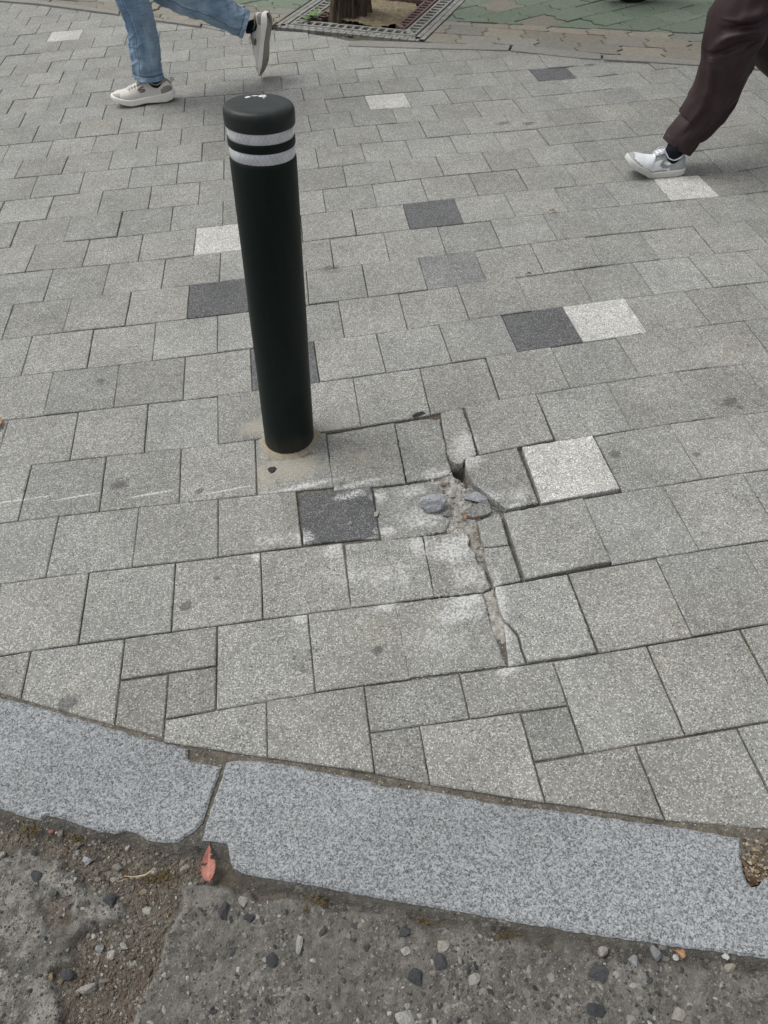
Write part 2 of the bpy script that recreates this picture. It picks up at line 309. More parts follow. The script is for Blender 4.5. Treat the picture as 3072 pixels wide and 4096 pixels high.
# ------------------------------------------------------------ the paved apron: joint positions surveyed on the photo (column, x, y per row)
S = 0.2
GRID = {
 -16:'4.5,1358,340 5.5,1512,322 6.5,1666,312 7.5,1814,302 8.5,1967,292 9.5,2115,279 10.5,2264,275 4,1280,345 5,1437,328 6,1589,314 7,1741,306 8,1892,294 9,2040,283',
 -15:'4.5,1371,389 5,1464,381 6,1619,369 7,1777,358 8,1934,349 9,2085,334 5.5,1532,375 6.5,1693,363 7.5,1845,354 8.5,2003,340 9.5,2157,325 10.5,2308,319',
 -14:'4,1313,449 5,1482,438 6,1642,425 7,1808,413 8,1967,401 9,2130,386 4.5,1401,443 5.5,1566,434 6.5,1730,422 7.5,1890,408 8.5,2052,396 9.5,2217,384',
 -13:'4.5,1419,506 5.5,1589,489 6.5,1759,479 7.5,1927,466 8.5,2095,458 4,1334,512 5,1506,498 6,1679,487 7,1847,474 8,2015,464 9,2180,447',
 -12:'-3,57,710 -2,244,693 -1,434,677 0,624,662 1,805,645 -2.5,151,707 -1.5,338,689 -0.5,530,672 0.5,717,655 4,1349,578 5,1528,565 6,1709,550 7,1882,534 8,2055,524 9,2230,504 4.5,1448,575 5.5,1624,557 6.5,1802,545 7.5,1978,531 8.5,2151,517 3.5,1265,594',
 -11:'-2.5,124,793 -1.5,319,768 -0.5,515,751 0.5,711,734 -3,15,805 -2,211,789 -1,410,764 0,603,745 1,800,730 4,1371,666 5,1557,642 6,1741,625 7,1925,607 8,2109,595 3.5,1277,669 4.5,1467,645 5.5,1654,629 6.5,1838,613 7.5,2019,600 8.5,2199,580',
 -10:'-2,186,874 -1,392,850 0,596,835 1,796,814 -2.5,75,886 -1.5,283,865 -0.5,491,848 0.5,691,826 1.5,893,805 4,1386,742 5,1582,724 6,1778,699 7,1971,683 3.5,1293,758 4.5,1492,736 5.5,1684,715 6.5,1878,696 7.5,2069,678',
 -9:'8,2214,751 9,2410,734 7.5,2117,758 8.5,2316,742 9.5,2512,724 11.5,2895,698 -2.5,42,986 -1.5,259,966 -0.5,474,944 0.5,686,921 1.5,895,900 -2,139,981 -1,356,960 0,567,942 1,781,915 4,1404,838 5,1612,816 6,1814,794 7,2016,771 3.5,1308,846 4.5,1513,823 5.5,1718,802 6.5,1917,780',
 -8:'7.5,2171,859 8.5,2379,835 9.5,2587,814 8,2277,844 9,2485,822 10,2684,802 11,2880,790 -2,102,1079 -1,332,1064 0,556,1046 1,778,1019 -1.5,206,1076 -0.5,433,1063 0.5,660,1039 1.5,880,1011 4.5,1533,928 5.5,1751,906 6.5,1965,882 3.5,1317,956 4,1428,935 5,1640,913 6,1857,892',
 -7:'7,2117,977 8,2337,948 9,2557,926 10,2774,904 11,2979,886 7.5,2235,959 8.5,2446,932 9.5,2669,910 10.5,2874,892 -1,282,1197 0,515,1170 1,750,1143 -1.5,172,1203 -0.5,416,1176 0.5,651,1149 1.5,880,1126 3.5,1341,1067 4.5,1564,1043 5.5,1790,1016 6.5,2013,986 4,1441,1063 5,1668,1034 6,1891,1007',
 -6:'7.5,2292,1079 8.5,2527,1046 9.5,2756,1025 10.5,2976,1010 7,2177,1094 8,2410,1059 9,2639,1032 10,2862,1015 0.5,621,1293 1.5,868,1266 -0.5,365,1323 -1,253,1320 0,500,1299 1,747,1274 4,1472,1191 5,1709,1156 6,1944,1126 3.5,1350,1203 4.5,1591,1180 5.5,1826,1146 6.5,2058,1111',
 -5:'7,2253,1227 8,2499,1194 9,2744,1164 10,2982,1136 6.5,2120,1242 7.5,2367,1206 8.5,2617,1176 9.5,2853,1146 -1,209,1493 0,472,1463 1,741,1427 -1.5,83,1499 -0.5,351,1465 0.5,609,1443 1.5,870,1408 3.5,1377,1350 4.5,1627,1320 5.5,1878,1281 4,1505,1338 5,1754,1299 6,2004,1260',
 -4:'7.5,2467,1350 8.5,2726,1311 9.5,2982,1281 7,2331,1365 8,2587,1329 9,2847,1293 -0.5,312,1651 0.5,593,1615 1.5,872,1590 -1,176,1655 0,454,1629 1,729,1598 2,1008,1566',
 -3:'3,1306,1736 4,1580,1688 5,1852,1628 3.5,1443,1715 4.5,1722,1667 5.5,1995,1603 6,2138,1578 7,2428,1530 8,2702,1486 6.5,2280,1548 7.5,2566,1499 8.5,2838,1460 0,421,1828 1,719,1799 -0.5,282,1836 0.5,583,1812 1.5,882,1785',
 -2:'2.5,1196,1974 3.5,1488,1944 3,1335,1960 6,2220,1768 7,2521,1716 8,2822,1665 6.5,2373,1744 7.5,2681,1694 -0.5,235,2063 0.5,560,2030 1.5,877,2002 0,398,2046 1,719,2015 2,1021,1985',
 -1:'2.5,1213,2180 3.5,1521,2152 4.5,1895,2112 4,1694,2142 3,1378,2175 -0.5,182,2303 0.5,527,2263 1.5,869,2230 0,358,2286 1,709,2250 2,1048,2207 6,2334,1994 7,2657,1943 8,2982,1885 5.5,2159,2027 6.5,2485,1967 7.5,2804,1911',
 0:'4.5,1935,2376 0,318,2565 1,690,2518 2,1051,2470 3,1404,2429 -0.5,124,2598 0.5,497,2558 1.5,872,2498 2.5,1236,2452 3.5,1585,2410 5,2093,2328 6,2449,2254 7,2804,2200 5.5,2268,2293 6.5,2624,2229',
 1:'2.5,1262,2759 3.5,1637,2710 2,1071,2801 3,1462,2736 4,1840,2691 5.5,2388,2613 6.5,2765,2544 5,2217,2643 6,2593,2586 7,2964,2513',
 2:'6,2741,2944',
}

PT = []
for j, s in GRID.items():
    for q in s.split():
        i, x, y = q.split(','); p = g(float(x), float(y)); PT.append((float(i), float(j), p[0] - S*float(i), p[1] + S*j))
PT = np.array(PT)
def warp(i, j):
    d2 = (PT[:, 0]-i)**2 + (PT[:, 1]-j)**2
    w_ = np.exp(-d2 / (2*0.42**2)) + 0.02*np.exp(-d2 / (2*2.2**2)); sw = w_.sum() + 2e-4
    return (S*i + (w_*PT[:, 2]).sum()/sw, -S*j + (w_*PT[:, 3]).sum()/sw)

NEAR = [g2(p) for p in [(-900,2490),(-300,2680),(0,2772),(84,2797),(437,2896),(759,2984),(1061,3030),(1473,3089),(1721,3140),(2175,3210),(2638,3281),(3072,3318),(3500,3370),(4300,3480)]]
FAR = [g2(p) for p in [(-700,-60),(-250,-22),(0,2),(163,14),(253,28),(338,37),(476,54),(615,78),(723,93),(808,104),(862,118),(1090,122),(1205,130),(1321,146),(1385,160),(1450,185),(1674,192),(2036,202),(2294,227),(2415,234),(2562,243),(2800,258),(3072,276),(3500,305),(4200,350)]]
def seg_at(line, x):
    for k in range(len(line)-1):
        if line[k][0] <= x <= line[k+1][0]: return line[k], line[k+1]
    return (line[0], line[1]) if x < line[0][0] else (line[-2], line[-1])
def clip(poly, a, b):
    """keep the part to the left of the directed line a->b"""
    nx, ny = -(b[1]-a[1]), b[0]-a[0]; out = []
    side = [(p[0]-a[0])*nx + (p[1]-a[1])*ny for p in poly]
    for k in range(len(poly)):
        p, q = poly[k], poly[(k+1) % len(poly)]; sp, sq = side[k], side[(k+1) % len(poly)]
        if sp >= 0: out.append(p)
        if sp*sq < 0:
            t = sp/(sp-sq); out.append((p[0]+(q[0]-p[0])*t, p[1]+(q[1]-p[1])*t))
    return out
def area(p): return 0.5*sum(p[k][0]*p[(k+1) % len(p)][1]-p[(k+1) % len(p)][0]*p[k][1] for k in range(len(p)))
def offset(poly, d):
    """move every edge inwards by d (counter-clockwise polygon)"""
    n = len(poly); out = []
    for k in range(n):
        p0, p1, p2 = poly[k-1], poly[k], poly[(k+1) % n]
        e1 = (p1[0]-p0[0], p1[1]-p0[1]); e2 = (p2[0]-p1[0], p2[1]-p1[1])
        l1 = math.hypot(*e1)+1e-12; l2 = math.hypot(*e2)+1e-12
        n1 = (-e1[1]/l1, e1[0]/l1); n2 = (-e2[1]/l2, e2[0]/l2)
        mx, my = n1[0]+n2[0], n1[1]+n2[1]; q = mx*mx+my*my
        sc = min(2*d/max(q, 0.4), 2.5*d); out.append((p1[0]+mx*sc, p1[1]+my*sc))
    return out
def densify(poly, step, amp, rng):
    out = []
    for k in range(len(poly)):
        p, q = poly[k], poly[(k+1) % len(poly)]; L = math.hypot(q[0]-p[0], q[1]-p[1]); n = max(1, int(L/step))
        nx, ny = -(q[1]-p[1])/(L+1e-9), (q[0]-p[0])/(L+1e-9)
        for a in range(n):
            t = a/n; o = rng.uniform(-1, 1)*amp * (0.4 if a == 0 else 1)
            out.append((p[0]+(q[0]-p[0])*t+nx*o, p[1]+(q[1]-p[1])*t+ny*o))
    return out
def slab(mb, poly, tint, z=0.0, tilt=(0, 0), gap=0.0028, bev=0.0022, step=0.03, amp=0.0005, m=0, deep=0.05, rng=random, drop=0.0016):
    if area(poly) < 0: poly = poly[::-1]
    cl = []
    for p in poly:
        if not cl or math.hypot(p[0]-cl[-1][0], p[1]-cl[-1][1]) > 0.004: cl.append(p)
    if len(cl) > 2 and math.hypot(cl[0][0]-cl[-1][0], cl[0][1]-cl[-1][1]) < 0.004: cl.pop()
    if len(cl) < 3 or area(cl) < 6e-4: return
    out = densify(offset(cl, gap/2), step, amp, rng)
    top = offset(out, bev); cx = sum(p[0] for p in out)/len(out); cy = sum(p[1] for p in out)/len(out)
    zz = lambda p: z + tilt[0]*(p[0]-cx) + tilt[1]*(p[1]-cy)
    n = len(out)
    vs = [(p[0], p[1], zz(p)) for p in top] + [(p[0], p[1], zz(p)-drop-rng.random()*0.0008) for p in out] + [(p[0], p[1], zz(p)-deep) for p in out]
    fs = [tuple(range(n))]
    for k in range(n):
        b = (k+1) % n; fs += [(n+k, n+b, b, k), (2*n+k, 2*n+b, n+b, n+k)]
    mb.add(vs, fs, tint, m)

GREY = 0.262; rp = random.Random(11)
special = {(-9,5):'d',(-9,1):'w',(-7,1):'d',(-5,6):'d',(-5,7):'w',(-2,5.5):'w',(-2,2.5):'d',(-5,2):'d',(-9,10):'w',(-15,5):'w',(-16,9.5):'d',(-23,-4):'w',
           (-7,5):'m'}
skip = {(-2,2.5),(-3,3),(-3,4),(-2,3.5),(-2,4.5),(-1,4),(-1,3),(-3,5),(-2,5.5),(-1,5),(0,.5),(0,4.5),(0,3.5)}
def tint_of(kind):
    if kind == 'w': k = 0.44*rp.uniform(.97, 1.04); return (k, k*0.995, k*0.955)
    if kind == 'd': k = 0.112*rp.uniform(.92, 1.08); return (k*0.98, k, k*1.03)
    if kind == 'm': k = 0.19; return (k*0.99, k, k)
    k = GREY*rp.uniform(.87, 1.06); h = rp.uniform(-.012, .012); return (k*(.995+h), k, k*(0.94-h))
pav = MB()
def lay(poly, tint, **kw):
    cx = sum(p[0] for p in poly)/len(poly); cy = sum(p[1] for p in poly)/len(poly)
    a, b = seg_at(NEAR, cx); poly = clip(poly, a, b)
    if len(poly) < 3: return
    a, b = seg_at(FAR, cx); poly = clip(poly, b, a)
    if len(poly) < 3: return
    st = math.hypot(cx-0.75, (cy-.25)*.9) < 1.25 or cy < 0.4
    st = st or (1.7 < cx and cy > 1.6) or cy > 1.7 and .5 < cx < 2
    slab(pav, poly, tint, m=1 if st else 0, rng=rp, **kw)
for k in range(-32, 2):
    par = 0.0 if k % 2 else 0.5
    for n in range(-16, 24):
        i = n + par
        if k == 1 and i >= 3: continue
        if k == 0 and i == .5: continue
        if k == 1 and i < 1: continue
        P4 = [warp(i, k+1), warp(i+1, k+1), warp(i+1, k), warp(i, k)]
        c0 = P4[0]
        if (k, i) in skip: continue
        if c0[0] < -2.6 + 0.0*c0[1] or c0[0] > 5.0: continue
        lay(P4, tint_of(special.get((k, i))), z=rp.gauss(0, .0011), tilt=(rp.gauss(0, .004), rp.gauss(0, .004)), gap=rp.choice([.0014, .0018, .0024, .0034]))
def quad(i0, i1, j0, j1): return [warp(i0, j1), warp(i1, j1), warp(i1, j0), warp(i0, j0)]
# cut pieces along the kerb
for q in [(.5,1.5,0,.5),(.5,1,.5,1.6),(1,1.5,.5,1),(0,.5,1,2),(-.5,0,1,2),(-1,-.5,1,2),(3,4,1,1.5),(3,3.5,1.5,2.5),(4,5,1,1.5),(3.5,4.5,1.5,2.5),(4.5,5,1.5,2),
          (4.5,5.5,2,3),(2,3,2,3),(5.5,6.5,2,3),(6.5,7.5,2,3),(7.5,8.5,2,3),(8.5,9.5,2,3),(9.5,10.5,2,3),(5,6,1,2),(6,7,1,2),(7,8,1,2),(8,9,1,2),(9,10,1,2),(10,11,1,2),
          (6,7,3,4),(7,8,3,4),(8,9,3,4),(9,10,3,4),(10,11,3,4)]:
    t = tint_of('g'); small = (q[1]-q[0])*(q[3]-q[2]) < .6
    if small: t = tuple(c*.86 for c in t)
    lay(quad(*q), t, z=rp.gauss(-.0006, .001), tilt=(rp.gauss(0, .005), rp.gauss(0, .005)), gap=rp.uniform(.002, .005))
# pavers shifted and broken round the crack (outlines in photo pixels)
def piece(px, tint=None, z=0.0, **kw):
    if kw.get('amp', 0) > .0012: kw = dict(kw, step=.005, bev=.003, amp=kw['amp']*1.1)
    kw = dict(dict(gap=.0012, step=.012, amp=.0009), **kw)
    lay([g2(p, 0) for p in px], tint or tint_of('g'), z=z+.0025, **kw)
piece([(1196,1976),(1487,1946),(1520,2152),(1213,2180)], tint=tint_of('d'), z=-.002, gap=.003)
piece([(1307,1740),(1577,1690),(1624,1930),(1335,1964)], z=-.003, tilt=(0, .01))
piece([(1579,1693),(1700,1674),(1760,1676),(1764,1702),(1771,1722),(1776,1752),(1784,1784),(1787,1812),(1797,1846),(1806,1872),(1800,1890),(1760,1906),(1700,1915),(1628,1926)], z=-.004, tilt=(-.01, .008), amp=.0014)
piece([(1762,1656),(1848,1635),(1858,1668),(1873,1702),(1884,1735),(1891,1763),(1898,1790),(1905,1824),(1880,1838),(1856,1842),(1852,1858),(1836,1862),(1818,1860),(1802,1846),(1792,1826),(1786,1800),(1785,1778),(1777,1746),(1770,1716)], z=.004, tilt=(.012, .0), amp=.0015, bev=.003)
piece([(1857,1630),(2141,1581),(2214,1766),(1916,1829)], z=.006, tilt=(.004, 0), gap=.003)
piece([(1493,1955),(1620,1935),(1758,1918),(1772,1948),(1778,1980),(1790,2010),(1782,2050),(1800,2085),(1780,2122),(1700,2138),(1526,2164)], z=-.005, tilt=(-.012, .0), amp=.0016)
piece([(1860,1842),(1920,1832),(2068,1800),(2154,2024),(2020,2051),(2000,2034),(1975,2010),(1950,1992),(1925,1972),(1895,1952),(1873,1920),(1864,1895),(1857,1866)], tint=tuple(c*.93 for c in tint_of('g')), z=.010, tilt=(-.004, .002), gap=.004, amp=.0013, bev=.003)
piece([(2082,1794),(2370,1748),(2482,1965),(2163,2024)], tint=tint_of('w'), z=.007, tilt=(.004, .0), gap=.006)
piece([(2008,2058),(2332,1996),(2447,2254),(2097,2328)], z=.006, tilt=(.003, 0), gap=.006)
piece([(1380,2176),(1690,2143),(1738,2387),(1404,2430)], z=-.003)
piece([(1580,2412),(1931,2372),(1948,2430),(1962,2490),(1990,2570),(2026,2662),(1637,2712)], z=-.002, amp=.0014)
piece([(1692,2143),(1800,2132),(1868,2126),(1880,2150),(1876,2180),(1898,2205),(1905,2238),(1922,2262),(1934,2268),(1946,2300),(1964,2346),(1930,2366),(1739,2387)], z=-.003, tilt=(-.006, 0), amp=.0014)
piece([(1910,2088),(1997,2056),(2012,2100),(2030,2160),(2034,2182),(1985,2190),(1936,2192),(1924,2160),(1916,2124)], z=.002, amp=.0009)
piece([(1937,2196),(1986,2193),(2036,2186),(2060,2250),(2084,2327),(1975,2351),(1962,2312),(1948,2268),(1936,2226)], z=.003, amp=.0009)
t_ = tint_of('g')
piece([(1979,2352),(2268,2302),(2387,2613),(2110,2655),(2088,2600),(2074,2545),(2042,2508),(2014,2478),(1996,2432),(1984,2390)], tint=t_, z=.004, amp=.0011, gap=.002)
piece([(2016,2492),(2040,2514),(2070,2550),(2083,2602),(2104,2656),(2034,2666),(2024,2570)], tint=t_, z=.001, amp=.0006)
o = pav.build('pavement', [paver_plain, paver_stained]); tag(o, kind='structure')

# ------------------------------------------------------------ the sand and dirt bed that shows in the joints, deeper in the broken part
dirt_mat = tinted('joint_dirt', 45, .35, grain=0.10)
def bed(name, x0, x1, y0, y1, st, fn, mask=None, mat=None):
    X, Y = np.meshgrid(np.arange(x0, x1+st/2, st), np.arange(y0, y1+st/2, st)); Z, c = fn(X, Y)
    o = grid_mesh(name, X, Y, Z, c, mat or dirt_mat, None if mask is None else mask(X, Y)); tag(o, kind='structure'); return o
PIT = [g2((1092, 118)), g2((1690, 176)), g2((1841, 24)), g2((1263, 0))]
def near_y(X): return np.interp(X, [p[0] for p in NEAR], [p[1] for p in NEAR])
def far_y(X): return np.interp(X, [p[0] for p in FAR], [p[1] for p in FAR])
RUB = [g2(p) for p in [(1655,1924),(1770,1900),(1800,1880),(1835,1875),(1862,1900),(1900,1950),(1950,1995),(2000,2040),(2012,2056),(1912,2090),(1920,2140),(1938,2200),(1936,2262),(1900,2230),(1868,2126),(1780,2130),(1762,2050),(1750,1950)]]
HOLE = [g2(p) for p in [(1793,1846),(1806,1866),(1836,1864),(1856,1862),(1864,1890),(1872,1925),(1866,1945),(1850,1915),(1815,1890),(1802,1878)]]
STRIP = [g2(p) for p in [(1925,2370),(1976,2346),(1990,2392),(1996,2432),(2018,2490),(2028,2560),(2036,2660),(1994,2590),(1960,2490),(1944,2424)]]
TRENCH = [g2(p) for p in [(1868,1930),(1888,1945),(1930,1980),(1960,2005),(2000,2038),(2014,2056),(1990,2055),(1955,2020),(1920,1990),(1890,1965)]]
def dirt_cols(X, Y):
    a = fbm(X*60, Y*60, 3)[..., None]; b_ = fbm(X*9, Y*9, 8)[..., None]; m = fbm(X*7, Y*7, 31)[..., None]
    c = np.array([.105, .097, .083])*(0.5+.9*a)
    c = c*(1-sstep(.52, .7, b_))+np.array([.085, .066, .048])*(.5+.9*a)*sstep(.52, .7, b_)
    return c*(1-.5*sstep(.55, .75, m))+.5*sstep(.55, .75, m)*np.array([.085, .09, .045])*(.6+.8*a)
def bed_main(X, Y):
    Z = -.0064+.003*(fbm(X*25, Y*25, 5)-.5)*2 - .004*sstep(.5, .7, fbm(X*5, Y*5, 77)); c = dirt_cols(X, Y)
    nr = (sstep(.75, .35, Y)*sstep(1.15, .95, X))[..., None]          # sand packed higher towards the road, left of the crack
    Z = Z+.0012*nr[..., 0]; c = c*(1-.7*nr)+.7*nr*np.array([.125, .117, .10])*(.5+1.0*fbm(X*80, Y*80, 5)[..., None])
    return Z, c
bed('pavement_bed', -2.6, 5.2, -1.4, 7.4, .02, bed_main, lambda X, Y: (Y > near_y(X)+.02) & (Y < far_y(X)+.2) & (sdf_poly(X, Y, PIT) > -.02) & ~((X > .74) & (X < 1.08) & (Y > -.135) & (Y < .455)))
def bed_crack(X, Y):
    Z, c = bed_main(X, Y)
    Z = Z-.0045; r = sdf_poly(X, Y, RUB); hl = sdf_poly(X, Y, HOLE); tr = sdf_poly(X, Y, TRENCH)
    wb = fbm(X*90, Y*90, 12)-.5
    k = sstep(.008, -.012, r+wb*.012)
    n1 = fbm(X*45, Y*45, 4, 5); n2 = fbm(X*170, Y*170, 6, 3)
    Zr = -.009+.012*(n1-.45)+.006*(n2-.5)
    Z = Z*(1-k)+Zr*k
    kt = sstep(.004, -.008, tr+wb*.006); Z = Z-.016*kt
    kh = sstep(.004, -.008, hl+wb*.008); Z = Z-(.03+.025*(n1))*kh
    rc = np.array([.33, .325, .30])*(.55+.8*n2[..., None])
    br = sstep(.55, .7, fbm(X*22, Y*22, 91))[..., None]; rc = rc*(1-.55*br)+.55*br*np.array([.16, .10, .06])
    c = c*(1-k[..., None])+rc*k[..., None]
    gc = np.array([.15, .16, .18])*(.6+.8*n2[..., None]); c = c*(1-kt[..., None])+gc*kt[..., None]
    c = c*(1-kh[..., None])+np.array([.10, .095, .085])*(.5+.9*n2[..., None])*kh[..., None]
    st_ = sstep(.004, -.004, sdf_poly(X, Y, STRIP)+wb*.008); Z = Z*(1-st_)+(-.0062+.007*(n1-.5)+.005*(n2-.5))*st_
    c = c*(1-st_[..., None])+st_[..., None]*np.array([.34, .33, .30])*(.35+1.1*n2[..., None])
    return Z, c
bed('pavement_bed', .735, 1.085, -.17, .485, .0028, bed_crack)
def bed_edge(X, Y):                                  # dirt packed between the last pavers and the kerb
    Z, c = bed_main(X, Y); d = Y-near_y(X)
    k = sstep(.02, -.004, d); n2 = fbm(X*120, Y*120, 6, 3)
    Z = Z*(1-k)+(-.0045+.003*(n2-.5)-.003*sstep(.45, .7, fbm(X*12, Y*12, 5)))*k
    c = c*(1-k[..., None])+np.array([.125, .112, .092])*(.6+.75*n2[..., None])*k[..., None]
    return Z, c
bed('pavement_bed', -.75, 2.2, -1.2, .55, .005, bed_edge, lambda X, Y: (Y < near_y(X)+.025) & (Y > near_y(X)-.06))

# ------------------------------------------------------------ kerb of long granite stones
gran = granite_mat()
def kerb_stone(px, label, z=0.0, deep=.06, rough=.0012):
    mb = MB(); poly = [g2(p) for p in px]
    slab(mb, poly, (1, 1, 1), z=z, gap=0, bev=.004, step=.01, amp=rough, deep=deep, rng=random.Random(len(px)), drop=.003)
    o = mb.build('kerb_stone', gran); c = np.mean(np.array(poly), 0); recentre(o, (c[0], c[1], -.06)); tag(o, label, 'kerb stone', 'granite kerb stones along the road')
A_REAR = [(-500,2610),(0,2790),(84,2807),(370,2889),(588,2954),(752,2992),(748,3034),(800,3050),(885,3066)]
A_FRONT = [(872,3104),(840,3190),(808,3290),(778,3322),(714,3366),(640,3368),(588,3360),(540,3330),(504,3320),(458,3334),(400,3325),(361,3313),(320,3300),(260,3277),(210,3264),(185,3260),(165,3278),(151,3281),(90,3262),(0,3234),(-500,3120)]
kerb_stone(A_REAR+A_FRONT, 'grey granite kerb stone left of the joint, its front edge chipped and ragged')
B_PX = [(905,3046),(960,3040),(1053,3043),(1150,3060),(1238,3076),(1350,3096),(1464,3118),(1540,3146),(1693,3156),(1850,3186),(2017,3218),(2277,3246),(2560,3288),(2851,3330),(2900,3342),(2964,3350),(2966,3400),(2969,3440),(2976,3490),(2990,3525),(3010,3548),(3040,3540),(3075,3500),(3110,3450),(3140,3385),(3600,3420),
        (3600,3930),(3072,3833),(2720,3786),(2369,3738),(2100,3694),(1888,3655),(1700,3622),(1490,3588),(1330,3556),(1170,3527),(1080,3512),(1011,3500),(960,3486),(940,3476),(922,3450),(914,3404),(908,3374),(870,3366),(806,3360),(818,3312),(850,3210),(888,3110)]
kerb_stone(B_PX, 'long pale grey granite kerb stone right of the joint, notched beside the red leaf')

# ------------------------------------------------------------ worn road in front of the kerb: crust, washed-out channel, mud along the stone
def kf(px): return [g2(p) for p in px]
FRONT = kf([(-1500,2900),(-500,3120),(0,3234),(151,3281),(260,3277),(361,3313),(504,3320),(588,3360),(714,3366),(800,3358),(908,3374),(914,3404),(922,3450),(1011,3500),(1170,3527),(1490,3588),(1888,3655),(2369,3738),(3072,3833),(3600,3930),(5200,4150)])
fx = np.array([p[0] for p in FRONT]); fy = np.array([p[1] for p in FRONT]); od = np.argsort(fx)
def front_y(X): return np.interp(X, fx[od], fy[od])
def z6(l): return kf([(x*.8403, 3200+y*.8403) for x, y in l])
CRUST_L = z6([(-700,150),(0,225),(40,228),(70,196),(130,212),(200,240),(262,250),(290,300),(340,340),(400,388),(470,396),(520,430),(565,452),(600,492),(590,540),(545,580),(500,602),(440,606),(400,622),(350,660),(330,705),(345,750),(330,785),(260,796),(225,815),(250,900),(262,960),(270,1000),(262,1070),(250,1400),(-700,1700)])
CRUST_R = z6([(850,392),(905,376),(960,384),(1100,405),(1500,470),(2000,560),(2800,690),(4500,900),(4500,1900),(560,1700),(612,1066),(640,1000),(662,950),(692,900),(715,850),(732,800),(742,740),(752,680),(750,640),(782,590),(820,530),(852,480),(842,430)])
PUDDLE = z6([(190,480),(250,455),(300,470),(330,520),(330,590),(280,620),(220,640),(190,600),(180,540)])
def road_fn(X, Y):
    d = front_y(X)-Y                                   # distance from the kerb
    wv = (fbm(X*18, Y*18, 41)-.5)*.030+(fbm(X*70, Y*70, 42)-.5)*.010
    l = sdf_poly(X, Y, CRUST_L)+wv; r = sdf_poly(X, Y, CRUST_R)+wv
    pu = sdf_poly(X, Y, PUDDLE)+wv
    n1 = fbm(X*14, Y*14, 1, 5); n2 = fbm(X*70, Y*70, 2, 4); n3 = fbm(X*300, Y*300, 3, 2)
    kl = sstep(.004, -.010, l); kr = sstep(.003, -.008, r); kp = sstep(.006, -.01, pu)*kl
    deep_l = sstep(0, -.05, l)
    Z = -.030+.006*(n1-.5)+.004*(n2-.5)+.0022*(n3-.5)
    Zl = -.012+.018*(n1-.5)+.012*(n2-.5)+.002*(n3-.5)-.004*sstep(-.02, 0, l)
    Zr = -.013+.010*(n1-.5)+.007*(n2-.5)+.003*(n3-.5)
    Z = Z*(1-kl)+Zl*kl; Z = Z*(1-kr)+Zr*kr; Z = Z-.008*kp
    # mud fillet against the kerb
    wd = .030+.024*(fbm(X*9, 0*Y, 9)-.5)
    km = sstep(1, .0, d/np.maximum(wd, .012)); Zm = -.006-.010*np.clip(d/.05, 0, 1)+.0015*(n2-.5)
    Z = Z*(1-km)+np.maximum(Z, Zm)*km
    a = n2[..., None]; q = n3[..., None]
    c = np.array([.128, .112, .090])*(.45+.7*a+.4*q)                                   # channel: brown grit
    brn = sstep(.52, .68, fbm(X*28, Y*28, 61))[..., None]; c = c*(1-.5*brn)+.5*brn*np.array([.075, .052, .036])
    cl = np.array([.20, .193, .172])*(.30+.9*a+.5*q)
    lt = sstep(.5, .68, fbm(X*26, Y*26, 71, 5))[..., None]; cl = cl*(1-.55*lt)+.55*lt*np.array([.31, .30, .27])
    dk = sstep(.56, .7, fbm(X*20, Y*20, 75, 5))[..., None]; cl = cl*(1-.6*dk)+.6*dk*np.array([.085, .08, .068])
    cr = np.array([.138, .131, .117])*(.30+.95*a+.45*q)
    lt = sstep(.55, .72, fbm(X*24, Y*24, 81, 5))[..., None]; cr = cr*(1-.5*lt)+.5*lt*np.array([.23, .222, .205])
    c = c*(1-kl[..., None])+cl*kl[..., None]; c = c*(1-kr[..., None])+cr*kr[..., None]
    ed = np.exp(-((r+.006)/.007)**2)[..., None]*sstep(.03, .10, d)[..., None]; c = c*(1-.45*ed)+.45*ed*np.array([.27, .26, .235])
    c = c*(1-kp[..., None])+kp[..., None]*np.array([.15, .13, .105])*(.45+.7*a+.4*q)
    mud = np.array([.108, .101, .089])*(.8+.25*a+.15*q); kmc = (sstep(1.1, .35, d/np.maximum(wd, .012))*(.55+.45*sstep(.4, .55, fbm(X*11, Y*11, 14))))[..., None]
    c = c*(1-kmc)+mud*kmc
    return Z, c
road_mat = tinted('road_surface', 70, .22, rough=.92, bump=1.0, bscale=380, grain=.03, agg=.80)
bed('road', -.62, 2.0, -1.35, .14, .0032, road_fn, lambda X, Y: Y < front_y(X)+.03, road_mat)
bed('road', -5.0, 6.5, -6.0, -1.3, .04, lambda X, Y: (-.028+.01*(fbm(X*5, Y*5, 1)-.5), np.array([.13, .12, .1])*(.5+fbm(X*20, Y*20, 2)[..., None])), None, road_mat)
for x0, x1 in ((-5.0, -.6), (1.98, 6.5)):
    bed('road', x0, x1, -1.32, .6 if x0 < -1 else -.5, .02, lambda X, Y: (-.02+.008*(fbm(X*14, Y*14, 1)-.5), np.array([.13, .12, .1])*(.5+fbm(X*50, Y*50, 2)[..., None])), lambda X, Y: Y < front_y(X)+.03, road_mat)
# the wide ground sheet under everything
mb = MB(); mb.add([(-90, -90, -.07), (90, -90, -.07), (90, 90, -.07), (-90, 90, -.07)], [(0, 1, 2, 3)], (.11, .105, .095))
o = mb.build('ground', road_mat); tag(o, kind='structure')
